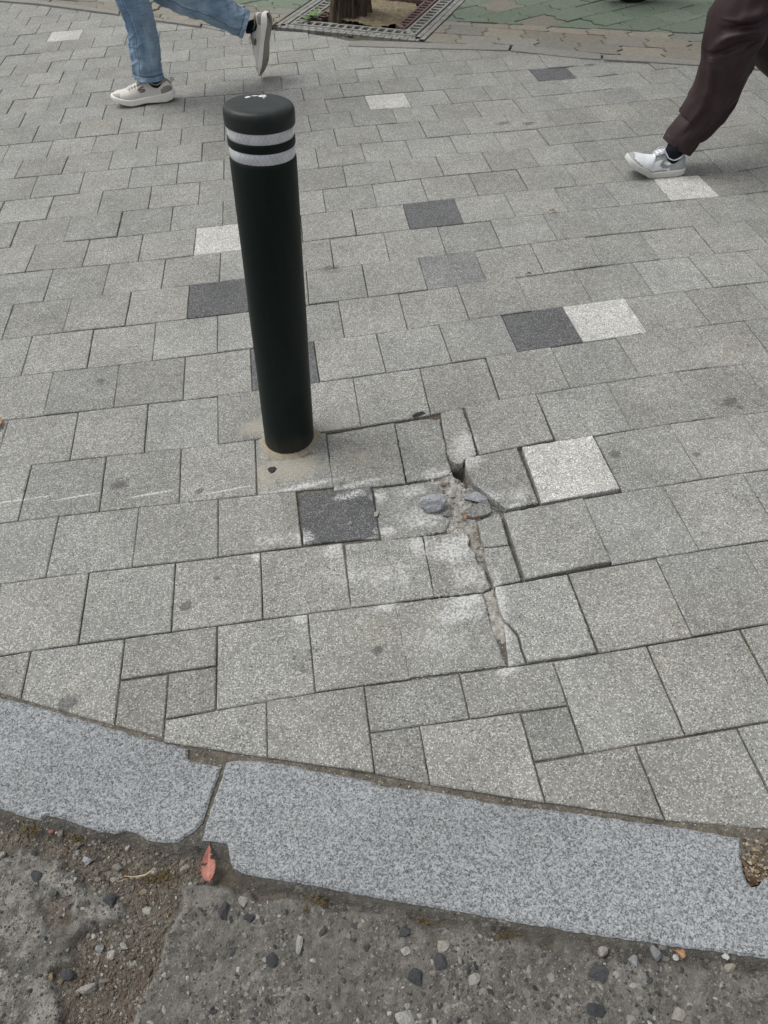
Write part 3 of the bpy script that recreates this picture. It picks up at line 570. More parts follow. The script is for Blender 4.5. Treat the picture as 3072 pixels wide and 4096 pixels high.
# ------------------------------------------------------------ flush kerb and interlocking paving beyond the apron
far_mat = tinted('weathered_paver', 40, .16, bump=.5, bscale=300, grain=.06)
fk = MB(); rf = random.Random(5)
def strip(lower, upper, z=0.012, deep=.09, tint=(.235, .228, .21)):
    lo = [g2(p, z) for p in lower]; up_ = [g2(p, z) for p in upper]
    slab(fk, lo+up_[::-1], tint, z=z, gap=.004, bev=.004, step=.04, amp=.001, rng=rf, deep=deep)
strip([(-700,-60),(-250,-20),(163,15),(338,38),(476,55)], [(-700,-76),(-250,-38),(170,2),(338,24),(476,42)])
strip([(480,56),(615,78),(723,93),(800,103)], [(480,43),(615,66),(723,79),(806,90)])
strip([(806,104),(862,118),(1000,132),(1078,142)], [(811,91),(868,104),(1000,120),(1080,130)], z=.004)
strip([(1390,181),(1450,184),(1674,191),(2034,200)], [(1400,163),(1450,160),(1674,168),(2044,177)], z=.006)
strip([(2041,201),(2294,228),(2405,236)], [(2051,178),(2294,202),(2405,214)], z=.007)
strip([(2412,236),(2562,244),(2800,259),(3072,277),(3500,306),(4200,352)], [(2414,217),(2562,221),(2800,240),(3072,258),(3500,286),(4200,330)], z=.008)
o = fk.build('kerb_strip', [far_mat]); tag(o, kind='structure')

GA, GB, GC_ = np.array(g2((1090, 110))), np.array(g2((1692, 170))), np.array(g2((1841, 24)))
GU = GB-GA; GLEN = np.linalg.norm(GU); GU = GU/GLEN; GV = np.array([-GU[1], GU[0]]); GDEP = 1.0*GLEN
gq = (GC_-GB)@GU; 
def gp(u, v): 
    sh = gq*min(v/ max((GC_-GB)@GV, .1), 2.0)
    p = GA+GU*(u+sh)+GV*v; return (p[0], p[1])
GRECT = [gp(0, 0), gp(GLEN, 0), gp(GLEN, GDEP), gp(0, GDEP)]
GREEN_LINE = [g2(p) for p in [(-1500,-230),(900,18),(1060,30),(1800,90),(2101,103),(2342,116),(2584,128),(2825,140),(3300,172),(4500,250)]]
KTOP = [g2(p, .01) for p in [(-900,-100),(-250,-38),(170,2),(338,24),(476,42),(723,79),(868,104),(1088,133),(1400,163),(1674,167),(2046,177),(2300,203),(2410,216),(2562,221),(2800,240),(3072,258),(3500,286),(4200,330)]]
fp = MB()
def inside(p, poly):
    r_ = False; n = len(poly)
    for k in range(n):
        a, b = poly[k], poly[(k+1) % n]
        if (a[1] > p[1]) != (b[1] > p[1]) and p[0] < (b[0]-a[0])*(p[1]-a[1])/(b[1]-a[1])+a[0]: r_ = not r_
    return r_
def zig_course(org, ang, bw, bh, nx, ny, test, tint_fn, z=.006, amp=.013, half=.5):
    ca, sa = math.cos(ang), math.sin(ang)
    def P(u, v): return (org[0]+u*ca-v*sa, org[1]+u*sa+v*ca)
    for b in range(*ny):
        for a in range(*nx):
            u0 = (a+half*(b % 2))*bw; v0 = b*bh
            zz = [(0, 0), (amp, .125), (-amp, .375), (amp, .625), (-amp, .875), (0, 1)]
            poly = [P(u0, v0), P(u0+bw, v0)]+[P(u0+bw+q, v0+t*bh) for q, t in zz[1:-1]]+[P(u0+bw, v0+bh), P(u0, v0+bh)]+[P(u0+q, v0+t*bh) for q, t in zz[1:-1]][::-1]
            c = P(u0+bw/2, v0+bh/2)
            poly = test(poly, c)
            if poly and len(poly) > 2:
                for r2 in GRECT_EDGES: 
                    pass
                slab(fp, poly, tint_fn(c), z=z+rf.gauss(0, .0022), tilt=(rf.gauss(0, .010), rf.gauss(0, .010)), gap=.005, bev=.004, step=.5, amp=0, rng=rf)
GRECT_EDGES = []
def cut_grate(poly, c):
    G2 = [gp(-.005, -.35), gp(GLEN+.005, -.35), gp(GLEN+.005, GDEP), gp(-.005, GDEP)]
    if inside(c, G2): 
        best = None
    e_ = np.array(c)-GA; ev = e_@GV; eu = e_@GU
    if -.03 < eu < GLEN+.02 and ev < .05: return None
    # keep the largest part lying outside one side of the grate
    if not any(inside(p, G2) for p in poly) and not inside(c, G2): return poly
    best = []
    for k in range(4):
        q = clip(poly, G2[(k+1) % 4], G2[k])
        if len(q) > 2 and abs(area(q)) > abs(area(best) if len(best) > 2 else 0): best = q
    return best
def beige(c):
    k = rf.uniform(.85, 1.12); h = rf.uniform(-.06, .06); return (.225*k*(1+h), .213*k, .180*k*(1-h))
PATCH = [[g2(p) for p in q] for q in ([(1872,20),(1905,0),(2000,-30),(2030,10),(2063,62),(1970,70),(1915,62)], [(2072,62),(2130,55),(2165,90),(2095,96)])]
def greenp(c):
    if any(inside(c, q) for q in PATCH) or (c[0] < -.1 and rf.random() < 1.0): return beige(c)
    k = rf.uniform(.93, 1.07); return (.150*k, .186*k, .140*k)
def test_border(poly, c):
    if not (-3 < c[0] < 6): return None
    a, b = seg_at(KTOP, c[0]); q = clip(poly, a, b)
    if len(q) < 3: return None
    a, b = seg_at(GREEN_LINE, c[0]); q = clip(q, b, a)
    return cut_grate(q, c) if len(q) > 2 else None
def test_green(poly, c):
    if not (-3.5 < c[0] < 7) or c[1] > 8.5: return None
    a, b = seg_at(GREEN_LINE, c[0]); q = clip(poly, a, b)
    return cut_grate(q, c) if len(q) > 2 else None
kk = KTOP[11]; ang_b = math.atan2(KTOP[15][1]-kk[1], KTOP[15][0]-kk[0])
zig_course(kk, ang_b, .225, .155, (-24, 16), (-4, 7), test_border, beige)
zig_course((2.457, 3.638), math.radians(20), .225, .20, (-34, 26), (-14, 32), test_green, greenp)
o = fp.build('cycle_path', [far_mat]); tag(o, kind='structure')
bed('path_bed', -3.5, 7.0, 2.2, 9.0, .05, lambda X, Y: (-.004+.006*(fbm(X*20, Y*20, 3)-.5), np.array([.075, .07, .05])*(.6+.8*fbm(X*30, Y*30, 5)[..., None])), lambda X, Y: (Y > far_y(X)+.03) & (sdf_poly(X, Y, GRECT) > -.05))

# ------------------------------------------------------------ tree grate, soil, tree
soil_m = tinted('tree_pit_soil', 50, .35, bump=.9, bscale=150, grain=.12)
iron = tinted('cast_plate', 26, .38, rough=.7, spec=.35, bump=.3, bscale=200)
gc = gp(GLEN/2, GDEP/2); grate = empty('tree_grate', (gc[0], gc[1], 0)); tag(grate, 'square patterned grey and rust tree grate with dark slots around the tree trunk', 'tree grate')
WH_, RU_, DK_ = (.225, .224, .206), (.115, .074, .066), (.012, .012, .012)
def gbox(mb, u0, u1, v0, v1, z0, z1, c, bev=.0015):
    a, b, d = np.array(gp(u0, v0)), np.array(gp(u1, v0)), np.array(gp(u0, v1))
    mb.box((*a, z0), (*(b-a), 0), (*(d-a), 0), (0, 0, z1-z0), c, 0, bev)
def side(k, s, d):                                     # s along the side, d inwards -> (u, v)
    return [(s, d), (GLEN-d, s), (GLEN-s, GDEP-d), (d, GDEP-s)][k]
def sbox(mb, k, s0, s1, d0, d1, z0, z1, c):
    p, q = side(k, s0, d0), side(k, s1, d1); gbox(mb, min(p[0], q[0]), max(p[0], q[0]), min(p[1], q[1]), max(p[1], q[1]), z0, z1, c)
rim, b1, b2, base = MB(), MB(), MB(), MB()
gbox(base, 0, GLEN, 0, GDEP*.18, -.05, -.016, DK_, 0); gbox(base, 0, GLEN, GDEP*.82, GDEP, -.05, -.016, DK_, 0)  # near-black sheet under the bars: shade in the slots put into its colour
gbox(base, 0, GLEN*.18, GDEP*.18, GDEP*.82, -.05, -.016, DK_, 0); gbox(base, GLEN*.82, GLEN, GDEP*.18, GDEP*.82, -.05, -.016, DK_, 0)
ZT = .005
for k in range(4):
    for row in range(2):                               # two rows of small square tiles
        d0 = .002+row*.034; n = int((GLEN-2*d0)/.048)
        for q in range(n):
            s0 = d0+q*(GLEN-2*d0)/n
            if k == 3 or k == 1 or k == 2 or True:
                t = rf.uniform(.85, 1.08); sbox(rim, k, s0+.0022, s0+(GLEN-2*d0)/n-.0022+0, d0+.0022, d0+.0318, -.02, ZT, tuple(c*t for c in WH_))
    for mbx, d0, d1, cc, pitch in ((b1, .082, .168, WH_, .052), (b2, .182, .258, RU_, .05)):
        if mbx is b2 and k == 0:
            continue                                   # the soil has buried the near inner band
        sbox(mbx, k, d0, GLEN-d0-.018, d0, d0+.016, -.02, ZT, cc); sbox(mbx, k, d1, GLEN-d1-.016, d1-.016, d1, -.02, ZT, cc)
        L0 = d0+.04; n = int((GLEN-2*L0)/pitch)
        for q in range(n+1):
            s0 = L0+q*(GLEN-2*L0)/n; t = rf.uniform(.85, 1.08)
            sbox(mbx, k, s0-.0085, s0+.0095, d0+.0165, d1-.0165, -.02, ZT-.001, tuple(c*t for c in cc))
        # diagonal corner rib
        p, q = np.array(gp(*side(k, d0+.012, d0+.012))), np.array(gp(*side(k, d1, d1))); e = (q-p); e = e/np.linalg.norm(e); nn = np.array([-e[1], e[0]])*.014
        mbx.box((*(p-nn), -.02), (*(q-p), 0), (*(2*nn), 0), (0, 0, .02+ZT+.002), cc, 0, .001)
base.build('slot_shade_backing', iron, grate); rim.build('tiled_rim', iron, grate); b1.build('slotted_band', iron, grate); b2.build('rusty_inner_band', iron, grate)
TB = g(1406, 96); tbx, tby = float(TB[0]), float(TB[1])+.13
def soil_fn(X, Y):
    ctr = np.hypot(X-tbx, Y-tby)
    Z = -.014+.05*np.exp(-(ctr/.26)**2)+.02*(fbm(X*22, Y*22, 3)-.5)+.008*(fbm(X*90, Y*90, 4)-.5)
    a = fbm(X*60, Y*60, 9)[..., None]; c = np.array([.20, .165, .105])*(.4+1.1*a)
    return Z, c
ring = [gp(GLEN/2+math.cos(t)*GLEN*.33, GDEP/2+math.sin(t)*GDEP*.33-.03) for t in np.linspace(0, 2*math.pi, 9)[:-1]+math.pi/8]
so_ = bed('soil', tbx-.5, tbx+.5, tby-.5, tby+.5, .012, soil_fn, lambda X, Y: sdf_poly(X, Y, ring) < .0, soil_m)

def bark_mat():
    b = NB('bark'); v = b.mapping((1, 1, .16)); n = b.noise(26, 7, .72, v, .6); n2 = b.noise(95, 5, .7, b.mapping((1, 1, .3)))
    f = b.math('ADD', b.math('MULTIPLY', n, .7), b.math('MULTIPLY', n2, .3))
    c = b.mix(b.rng(f, .36, .62), (.024, .017, .012), (.125, .095, .070)); c = b.mix(b.rng(b.noise(9, 4, .6, v), .55, .68, 0, .45), c, (.085, .088, .062))
    b.bump(f, 1.0, .012); return b.out(c, .95, .15)
tree = empty('street_tree', (tbx, tby, 0)); tag(tree, 'street tree with rough furrowed brown bark standing in the grate', 'tree')
trunk = MB(); rings = []; SEG = 96
for k, h in enumerate(list(np.linspace(-.06, .5, 57))+list(np.linspace(.55, 3.2, 40))):
    c0 = np.array([tbx, tby, 0])+np.array(UP)*h*1.0+np.array([0, 0, 0]); r0 = .112+.016*math.exp(-max(h, 0)/.07)-.016*min(h, 3); rr = []
    for q in range(SEG):
        t = 2*math.pi*q/SEG
        f = float(fbm(np.array([math.cos(t)*8.5+20]), np.array([math.sin(t)*8.5+h*1.4+20]), 3, 4)[0]); f2 = float(fbm(np.array([q*.9]), np.array([h*14.]), 5, 3)[0])
        rad = r0+.042*min(1, abs(f-.5)*3.2)**.8-.022+.008*(f2-.5)+.008*math.exp(-max(h, 0)/.09)*math.sin(5*t+1)
        rr.append(c0+rad*np.array([math.cos(t), math.sin(t), 0]))
    rings.append(rr)
trunk.loft(rings)
tk = trunk.build('trunk', bark_mat(), tree)
limb = MB(); leafm = MB(); top = np.array(tk.location)*0+rings[-1][0]*0+np.array([tbx, tby, 0])+np.array(UP)*3.2; tips = []
for k in range(7):
    a = k*2*math.pi/7+rf.uniform(-.3, .3); p = top-np.array([0, 0, rf.uniform(0, .6)]); pts = [p]; dirv = np.array([math.cos(a), math.sin(a), 1.1])
    for s_ in range(5): p = p+dirv/np.linalg.norm(dirv)*.38+np.array([rf.gauss(0, .06) for _ in range(3)]); pts.append(p); tips.append(p)
    limb.tube(pts, [.06, .05, .04, .03, .02, .012], 8)
limb.build('limb', tk.data.materials[0], tree)
leaf_m = simple('foliage', (.055, .095, .03), .6, .3, .4, 3)
for k in range(2600):
    c0 = rf.choice(tips)+np.array([rf.gauss(0, .28) for _ in range(3)]); a = np.array([rf.gauss(0, 1) for _ in range(3)]); a /= np.linalg.norm(a); b = np.cross(a, [rf.gauss(0, 1) for _ in range(3)]); b /= np.linalg.norm(b)
    leafm.add([c0, c0+a*.05+b*.025, c0+a*.11, c0+a*.05-b*.025], [(0, 1, 2, 3)])
leafm.build('crown', leaf_m, tree)

# ------------------------------------------------------------ small plants
weed_m = simple('weed_leaf', (.10, .17, .045), .6, .3, .3, 40)
def weed(px, size, n, label, seed, z=0.0):
    r_ = random.Random(seed); p = g(px[0], px[1], z); mb = MB(); p[2] = z-.003
    for k in range(n):
        a = r_.uniform(0, 6.28); ln = size*r_.uniform(.6, 1.1); up0 = r_.uniform(.25, 1.0); w_ = ln*.17
        d = np.array([math.cos(a), math.sin(a), 0]); sd_ = np.array([-d[1], d[0], 0]); pts = []
        for t in (0, .35, .7, 1): pts.append(p+d*ln*t+np.array([0, 0, ln*(up0*t-.55*t*t*up0)+.002]))
        ws = [w_*.25, w_, w_*.8, 0]; vs = []
        for q in range(4): vs += [pts[q]+sd_*ws[q], pts[q]-sd_*ws[q]]
        mb.add(vs, [(0, 1, 3, 2), (2, 3, 5, 4), (4, 5, 7, 6)], smooth=True)
    o = mb.build('weed', weed_m); recentre(o, p); tag(o, label, 'weed')
weed((1247, 70), .085, 13, 'leafy green weed growing through the tree grate left of the trunk', 1, .01)
weed((662, 80), .035, 9, 'small green weed sprouting at the far kerb between the jeans legs', 2, .006)
weed((716, 88), .02, 6, 'tiny weed tuft on the far kerb edge, right of the small green weed', 3, .006)

# ------------------------------------------------------------ bollard
def bollard_mat():
    b = NB('black_bollard_coating'); v = b.mapping((1, 1, .25)); n = b.noise(14, 6, .65, v); sc = b.noise(60, 6, .75, b.mapping((1, 1, 2.2)), 1.2)
    c = b.mix(b.rng(n, .35, .7), (.0030, .0082, .0070), (.0078, .0140, .0122)); c = b.mix(b.math('MULTIPLY', b.rng(sc, .60, .74), .40), c, (.07, .075, .07))
    z = b.xyz()[2]; c = b.mix(b.rng(b.math('ADD', z, b.math('MULTIPLY', n, -.10)), .03, -.06, 0, .5), c, (.06, .055, .046))
    b.bump(b.math('ADD', b.noise(300, 4, .6), b.math('MULTIPLY', sc, .7)), .12, .002)
    return b.out(c, .50, .20)
def cap_mat():
    b = NB('black_cap_sky_sheen'); n = b.noise(18, 6, .65); sc = b.noise(45, 6, .75, None, 1.5)
    c = b.mix(b.rng(n, .35, .7), (.012, .0155, .0155), (.024, .029, .0285)); c = b.mix(b.math('MULTIPLY', b.rng(sc, .62, .72), .42), c, (.09, .095, .095))  # greyer than the post: sky reflection on the cap put into its base colour
    b.bump(b.noise(250, 4, .6), .1, .002)
    return b.out(c, .46, .28)
def band_mat():
    b = NB('reflective_band'); u = b.n.new('ShaderNodeUVMap'); 
    def diag(s):
        n = b.n.new('ShaderNodeTexWave'); n.wave_type = 'BANDS'; n.bands_direction = 'X'; n.inputs['Scale'].default_value = 1.0; n.inputs['Distortion'].default_value = 0.6; n.inputs['Detail'].default_value = 1
        b.t.links.new(b.mapping((40, 40, 1), (0, 0, 0), (0, 0, s*math.radians(35)), 'POINT', u.outputs[0]), n.inputs['Vector']); return b.rng(n.outputs['Fac'], .0, .16, 1, 0)
    lat = b.math('MAXIMUM', diag(1), diag(-1)); n = b.noise(40, 3, .6)
    c = b.mix(b.math('MULTIPLY', lat, .45), b.mix(b.rng(n, .3, .7), (.47, .48, .52), (.60, .61, .65)), (.75, .76, .80))
    m = b.out(c, .16, .7); b.b.inputs['Coat Weight'].default_value = .6; b.b.inputs['Coat Roughness'].default_value = .08
    return m
BB = np.array([.4950, .5610, 0.0]); UPN = np.array(Vector((0.0775, 0.044, 1.0)).normalized())
ax1 = np.cross(UPN, [0, 1, 0]); ax1 /= np.linalg.norm(ax1); ax2 = np.cross(UPN, ax1)
def ring_at(h, r, n=96): return [BB+UPN*h+r*(math.cos(2*math.pi*q/n)*ax1+math.sin(2*math.pi*q/n)*ax2) for q in range(n)]
boll = empty('bollard', BB); tag(boll, 'black bollard with a rounded cap and two white reflective bands', 'bollard')
prof = [(-.03, .066), (.0, .066)]+[(h, .066+.0003*math.sin(h*21)) for h in np.linspace(.03, .724, 30)]+[(.7285, .0655), (.7305, .0640), (.7312, .0632)]
m = MB(); m.loft([ring_at(h, r) for h, r in prof]); body_o = m.build('post', bollard_mat(), boll)
m = MB(); m.loft([ring_at(h, r) for h, r in [(.7505, .0625), (.7508, .0645), (.7522, .0658), (.7655, .0658), (.7672, .0650), (.7678, .0625)]]); m.build('middle_ring', body_o.data.materials[0], boll)
m = MB(); m.loft([ring_at(h, r) for h, r in [(.7862, .0630), (.7864, .0660), (.788, .0676), (.795, .0682), (.804, .0682), (.810, .0679), (.8142, .0670), (.8172, .0655), (.8194, .0633), (.8208, .0606), (.8216, .0575), (.822, .054), (.8222, .045), (.8223, .02), (.8223, .006)]])
cap_o = m.build('cap', cap_mat(), boll)
bm_ = band_mat()
for lo, hi in ((.7306, .7512), (.7668, .7868)):
    m = MB(); m.loft([ring_at(h, r) for h, r in [(lo, .0640), (lo+.0006, .0646), (hi-.0006, .0646), (hi, .0640)]], cap=False)
    o = m.build('reflective_band', bm_, boll); uv = o.data.uv_layers.new(name='UVMap')
    for pl in o.data.polygons:
        us = []
        for li in pl.loop_indices:
            vtx = o.data.vertices[o.data.loops[li].vertex_index].co; d = np.array(vtx)-BB; t = math.atan2(d@ax2, d@ax1)/(2*math.pi); us.append([li, t, d@UPN])
        if max(q[1] for q in us)-min(q[1] for q in us) > .5:
            for q in us: q[1] += 1 if q[1] < 0 else 0
        for li, t, h in us: uv.data[li].uv = (t*.406, h)
# scraped white paint marks on the cap
pm = simple('white_scrape', (.55, .55, .53), .8, .3, .2, 200); pm2 = simple('faint_scratch', (.085, .09, .09), .7, .3, .2, 200)
def on_cap(px, py): q = BB+UPN*.8226; d = ray(px, py); s = ((q-C)@UPN)/(d@UPN); return C+d*s
for pl in ([(1032,383),(1045,379),(1062,379),(1066,386),(1054,388),(1036,388)], [(979,388),(990,384),(1003,385),(1000,389),(988,392),(980,392)], [(1003,383),(1020,381),(1032,382),(1031,384),(1012,385)], [(1050,390),(1058,389),(1058,393),(1052,393)], [(924,425),(945,420),(985,414),(1018,414),(1018,415.5),(985,415.5),(950,422),(925,427)]):
    if len(pl) == 8: pl = [(x, 421+(y-421)*.8) for x, y in pl]
    m = MB(); m.add([on_cap(*p) for p in pl], [tuple(range(len(pl)))[::-1]]); m.build('paint_scrape', pm if len(pl) != 8 else pm2, cap_o)
# mortar collar at the foot
m = MB(); n = 64; r1 = [BB+np.array([math.cos(2*math.pi*q/n)*.0665, math.sin(2*math.pi*q/n)*.0665, .0035+.002*random.random()]) for q in range(n)]
r2 = []
for q in range(n): rr = .078+.012*float(fbm(np.array([q*.35]), np.array([3.]), 4)[0]); r2.append(BB+np.array([math.cos(2*math.pi*q/n)*rr, math.sin(2*math.pi*q/n)*rr, -.0025]))
m.loft([r2, r1], (.30, .265, .205), cap=False)
o = m.build('mortar_collar', tinted('mortar', 60, .2, bump=.6)); recentre(o, BB); tag(o, 'thin beige mortar collar around the foot of the bollard', 'mortar')
# ------------------------------------------------------------ loose things on the ground
stone_m = tinted('dusty_stone', 160, .22, rough=.92, bump=.8, bscale=420)
conc = tinted('broken_concrete', 120, .22, bump=1.0, bscale=240, grain=.14)
def rock(seed, c, size, rot=0.0, sub=2, rough=.28, flat=.0):
    r_ = random.Random(seed); bm = bmesh.new(); bmesh.ops.create_icosphere(bm, subdivisions=sub, radius=1.0)
    off = Vector((r_.uniform(0, 50), r_.uniform(0, 50), r_.uniform(0, 50)))
    planes = [(Vector((r_.gauss(0, 1), r_.gauss(0, 1), r_.gauss(0, 1))).normalized(), r_.uniform(.50, .82)) for _ in range(10)]
    for v in bm.verts:
        p = v.co.copy()
        for n_, d in planes:
            k = p.dot(n_)
            if k > d: p -= n_*(k-d)*.96
        p *= 1+rough*(mn.noise(p*1.6+off))*.35+rough*.22*mn.noise(p*4+off)
        v.co = p
    ca, sa = math.cos(rot), math.sin(rot); vs = []
    for v in bm.verts:
        x, y, z = v.co.x*size[0], v.co.y*size[1], v.co.z*size[2]; vs.append((c[0]+x*ca-y*sa, c[1]+x*sa+y*ca, c[2]+z))
    bm.verts.index_update(); fs = [tuple(v.index for v in f.verts) for f in bm.faces]; bm.free(); return vs, fs
def thing_rock(name, px, size, tint, label, cat, seed, rot=0.0, z=0.0, sub=3, rough=.3, group=None, mat=None, sink=.35):
    p = g(px[0], px[1], z); p[2] = z+size[2]*(1-sink); mb = MB(); vs, fs = rock(seed, p, size, rot, sub, rough); mb.add(vs, fs, tint)
    o = mb.build(name, mat or conc); recentre(o, (p[0], p[1], z)); tag(o, label, cat, group); return o
thing_rock('concrete_chunk', (1726, 2030), (.038, .026, .021), (.36, .375, .40), 'fist-sized bluish grey lump of broken concrete lying on a pale paver left of the crack', 'rubble', 4, .15, .0, 4, .34, sink=.15)
thing_rock('concrete_chunk', (1902, 1998), (.030, .020, .012), (.33, .345, .36), 'flat grey broken concrete lump wedged under the raised edge of the crack', 'rubble', 9, -.5, -.004, 3, .3, sink=.5)
thing_rock('concrete_chunk', (1790, 2056), (.014, .010, .007), (.25, .245, .23), 'small flat concrete chip beside the fist-sized lump', 'rubble', 14, .3, -.003, 3, .3)
thing_rock('concrete_chunk', (1401, 2096), (.0068, .006, .005), (.34, .34, .33), 'tiny pale concrete crumb on the dark paver', 'rubble', 15, .3, 0, 2)
thing_rock('concrete_chunk', (1505, 2060), (.011, .007, .005), (.34, .33, .30), 'small pale concrete crumb at the right edge of the dark paver', 'rubble', 16, .9, -.002, 2)
thing_rock('concrete_chunk', (1675, 1663), (.022, .008, .008), (.10, .10, .10), 'dark grey chip in the open joint behind the crack', 'rubble', 17, .15, -.004, 2)
# flat fragment of a paver lying in the broken place
mb = MB(); slab(mb, [g2(p) for p in [(1845,2052),(1866,2034),(1915,2016),(1950,2006),(1960,2022),(1966,2052),(1948,2060),(1930,2066),(1890,2070),(1866,2064)]], (.20, .20, .19), z=.004, gap=0, bev=.0015, step=.008, amp=.0013, deep=.014, rng=random.Random(2), tilt=(.05, .04))
o = mb.build('paver_fragment', paver_plain); c_ = g(1905, 2040); recentre(o, (c_[0], c_[1], -.01)); tag(o, 'flat wedge of grey paver broken off and lying in the crack', 'rubble')

def scatter(name, n, poly, zfn, s0, s1, cols, seed, mat=conc, flat=.7, sink=.35, sub=1, parent=None):
    r_ = random.Random(seed); xs = [p[0] for p in poly]; ys = [p[1] for p in poly]; mb = MB(); k = 0
    while k < n:
        x, y = r_.uniform(min(xs), max(xs)), r_.uniform(min(ys), max(ys))
        if not inside((x, y), poly): continue
        s = s0+(s1-s0)*r_.random()**2.6; sz = (s*r_.uniform(.8, 1.4), s*r_.uniform(.6, 1), s*flat*r_.uniform(.6, 1))
        z = zfn(x, y)
        if z is None: continue
        vs, fs = rock(r_.randrange(10**6), (x, y, z+sz[2]*(1-2*sink)), sz, r_.uniform(0, 6.3), sub, .35)
        t = r_.choice(cols); q = r_.uniform(.75, 1.25); mb.add(vs, fs, tuple(c*q for c in t)); k += 1
    o = mb.build(name, mat); tag(o, kind='stuff') if parent is None else None; return o
def z_road(x, y): return float(road_fn(np.array([[x]]), np.array([[y]]))[0][0, 0])
def z_crack(x, y): return float(bed_crack(np.array([[x]]), np.array([[y]]))[0][0, 0])
DARKS = [(.050, .052, .056), (.066, .066, .066), (.08, .078, .072), (.10, .095, .082)]; LIGHTS = [(.24, .228, .20), (.185, .177, .155), (.32, .31, .28)]; BROWN = [(.15, .125, .095), (.11, .09, .07), (.175, .148, .12), (.14, .125, .105), (.19, .175, .15)]
VIEWROAD = [(-.45, -.86), (-.3, -.28), (0, -.36), (.3, -.47), (.8, -.62), (1.25, -.72), (1.25, -.95)]
CH = [p for p in z6([(0,60),(300,140),(600,200),(860,240),(950,250),(1010,380),(850,390),(780,590),(740,700),(730,800),(690,900),(610,1066),(600,1300),(250,1300),(250,900),(230,810),(340,780),(330,700),(400,620),(540,580),(600,500),(560,450),(400,385),(290,300),(130,210),(0,190)])]
RC = z6([(850,400),(1100,430),(1500,500),(2000,590),(2800,720),(3600,840),(3600,1500),(590,1400),(612,1066),(690,900),(750,680),(780,590)])
LC = z6([(-200,160),(60,220),(130,215),(260,260),(400,390),(560,460),(590,540),(400,620),(330,700),(330,780),(225,815),(260,1000),(250,1300),(-250,1300)])
def aggregate(name, spec):
    mb = MB()
    for n, poly, s0, s1, cols, seed, flat, sink, sub in spec:
        r_ = random.Random(seed); xs = [p[0] for p in poly]; ys = [p[1] for p in poly]; k = 0; pts = []
        while len(pts) < n:
            x, y = r_.uniform(min(xs), max(xs)), r_.uniform(min(ys), max(ys))
            if inside((x, y), poly) and y < front_y(x)-.004: pts.append((x, y))
        A = np.array(pts); Zs = road_fn(A[:, :1], A[:, 1:])[0][:, 0]
        for (x, y), z in zip(pts, Zs):
            s = s0+(s1-s0)*r_.random()**2.4; sz = (s*r_.uniform(.8, 1.45), s*r_.uniform(.6, 1), s*flat*r_.uniform(.6, 1))
            vs, fs = rock(r_.randrange(10**6), (x, y, z+sz[2]*(1-2*sink)), sz, r_.uniform(0, 6.3), sub, .4)
            t = r_.choice(cols); q = r_.uniform(.7, 1.25); mb.add(vs, fs, tuple(c*q for c in t))
    o = mb.build(name, stone_m); tag(o, kind='stuff'); return o
aggregate('gravel', [
    (420, RC, .0025, .008, DARKS+DARKS+[(.12, .115, .10)], 1, .5, .66, 2), (650, RC, .002, .0065, LIGHTS+[(.2, .19, .17)], 2, .5, .62, 2), (3200, RC, .0008, .003, LIGHTS+BROWN+DARKS, 3, .7, .45, 1),
    (90, LC, .003, .008, DARKS, 4, .5, .66, 2), (140, LC, .0025, .007, LIGHTS, 5, .5, .64, 2), (1200, LC, .0008, .003, BROWN+DARKS+LIGHTS, 6, .7, .45, 1),
    (4200, CH, .0009, .0036, BROWN+BROWN+LIGHTS+[(.12, .07, .04)], 7, .8, .3, 1), (130, CH, .004, .0085, BROWN+LIGHTS, 8, .75, .3, 2)])
scatter('rubble', 420, RUB, z_crack, .0012, .0075, [(.34, .335, .32), (.28, .28, .27), (.40, .395, .38), (.20, .16, .12)], 21, conc, .6, .4, 1)
NE = [NEAR[k] for k in range(2, 11)]; EDGE = [(p[0], p[1]-.004) for p in NE]+[(p[0], p[1]-.028) for p in NE[::-1]]
scatter('edge_grit', 700, EDGE, lambda x, y: -.003 if y > near_y(x)-.04 else None, .0008, .0028, BROWN+LIGHTS, 22, conc, .7, .4, 1)
POC = kf([(2972,3352),(3080,3360),(3140,3390),(3100,3450),(3060,3510),(3012,3540),(2988,3500),(2976,3430)])
def pocket(X, Y):
    n2 = fbm(X*160, Y*160, 6, 3); return -.006+.007*(n2-.5), np.array([.12, .085, .055])*(.4+1.1*n2[..., None])
bed('pavement_bed', 1.18, 1.42, -.75, -.52, .0035, pocket, lambda X, Y: sdf_poly(X, Y, POC) < .004)
scatter('dry_litter', 160, POC, lambda x, y: -.003, .0015, .0055, [(.14, .085, .045), (.26, .20, .12), (.3, .27, .22), (.08, .05, .03)], 23, conc, .4, .3, 1)
# joint between the two stones
JN = kf([(885,3066),(906,3048),(888,3110),(848,3210),(818,3312),(806,3360),(780,3330),(808,3290),(840,3190),(872,3104)])
bed('pavement_bed', .12, .42, -.60, -.26, .0035, lambda X, Y: (-.006+.003*(fbm(X*150, Y*150, 6, 3)-.5), np.array([.115, .10, .08])*(.6+.8*fbm(X*150, Y*150, 6, 3)[..., None])), lambda X, Y: sdf_poly(X, Y, JN) < .006)
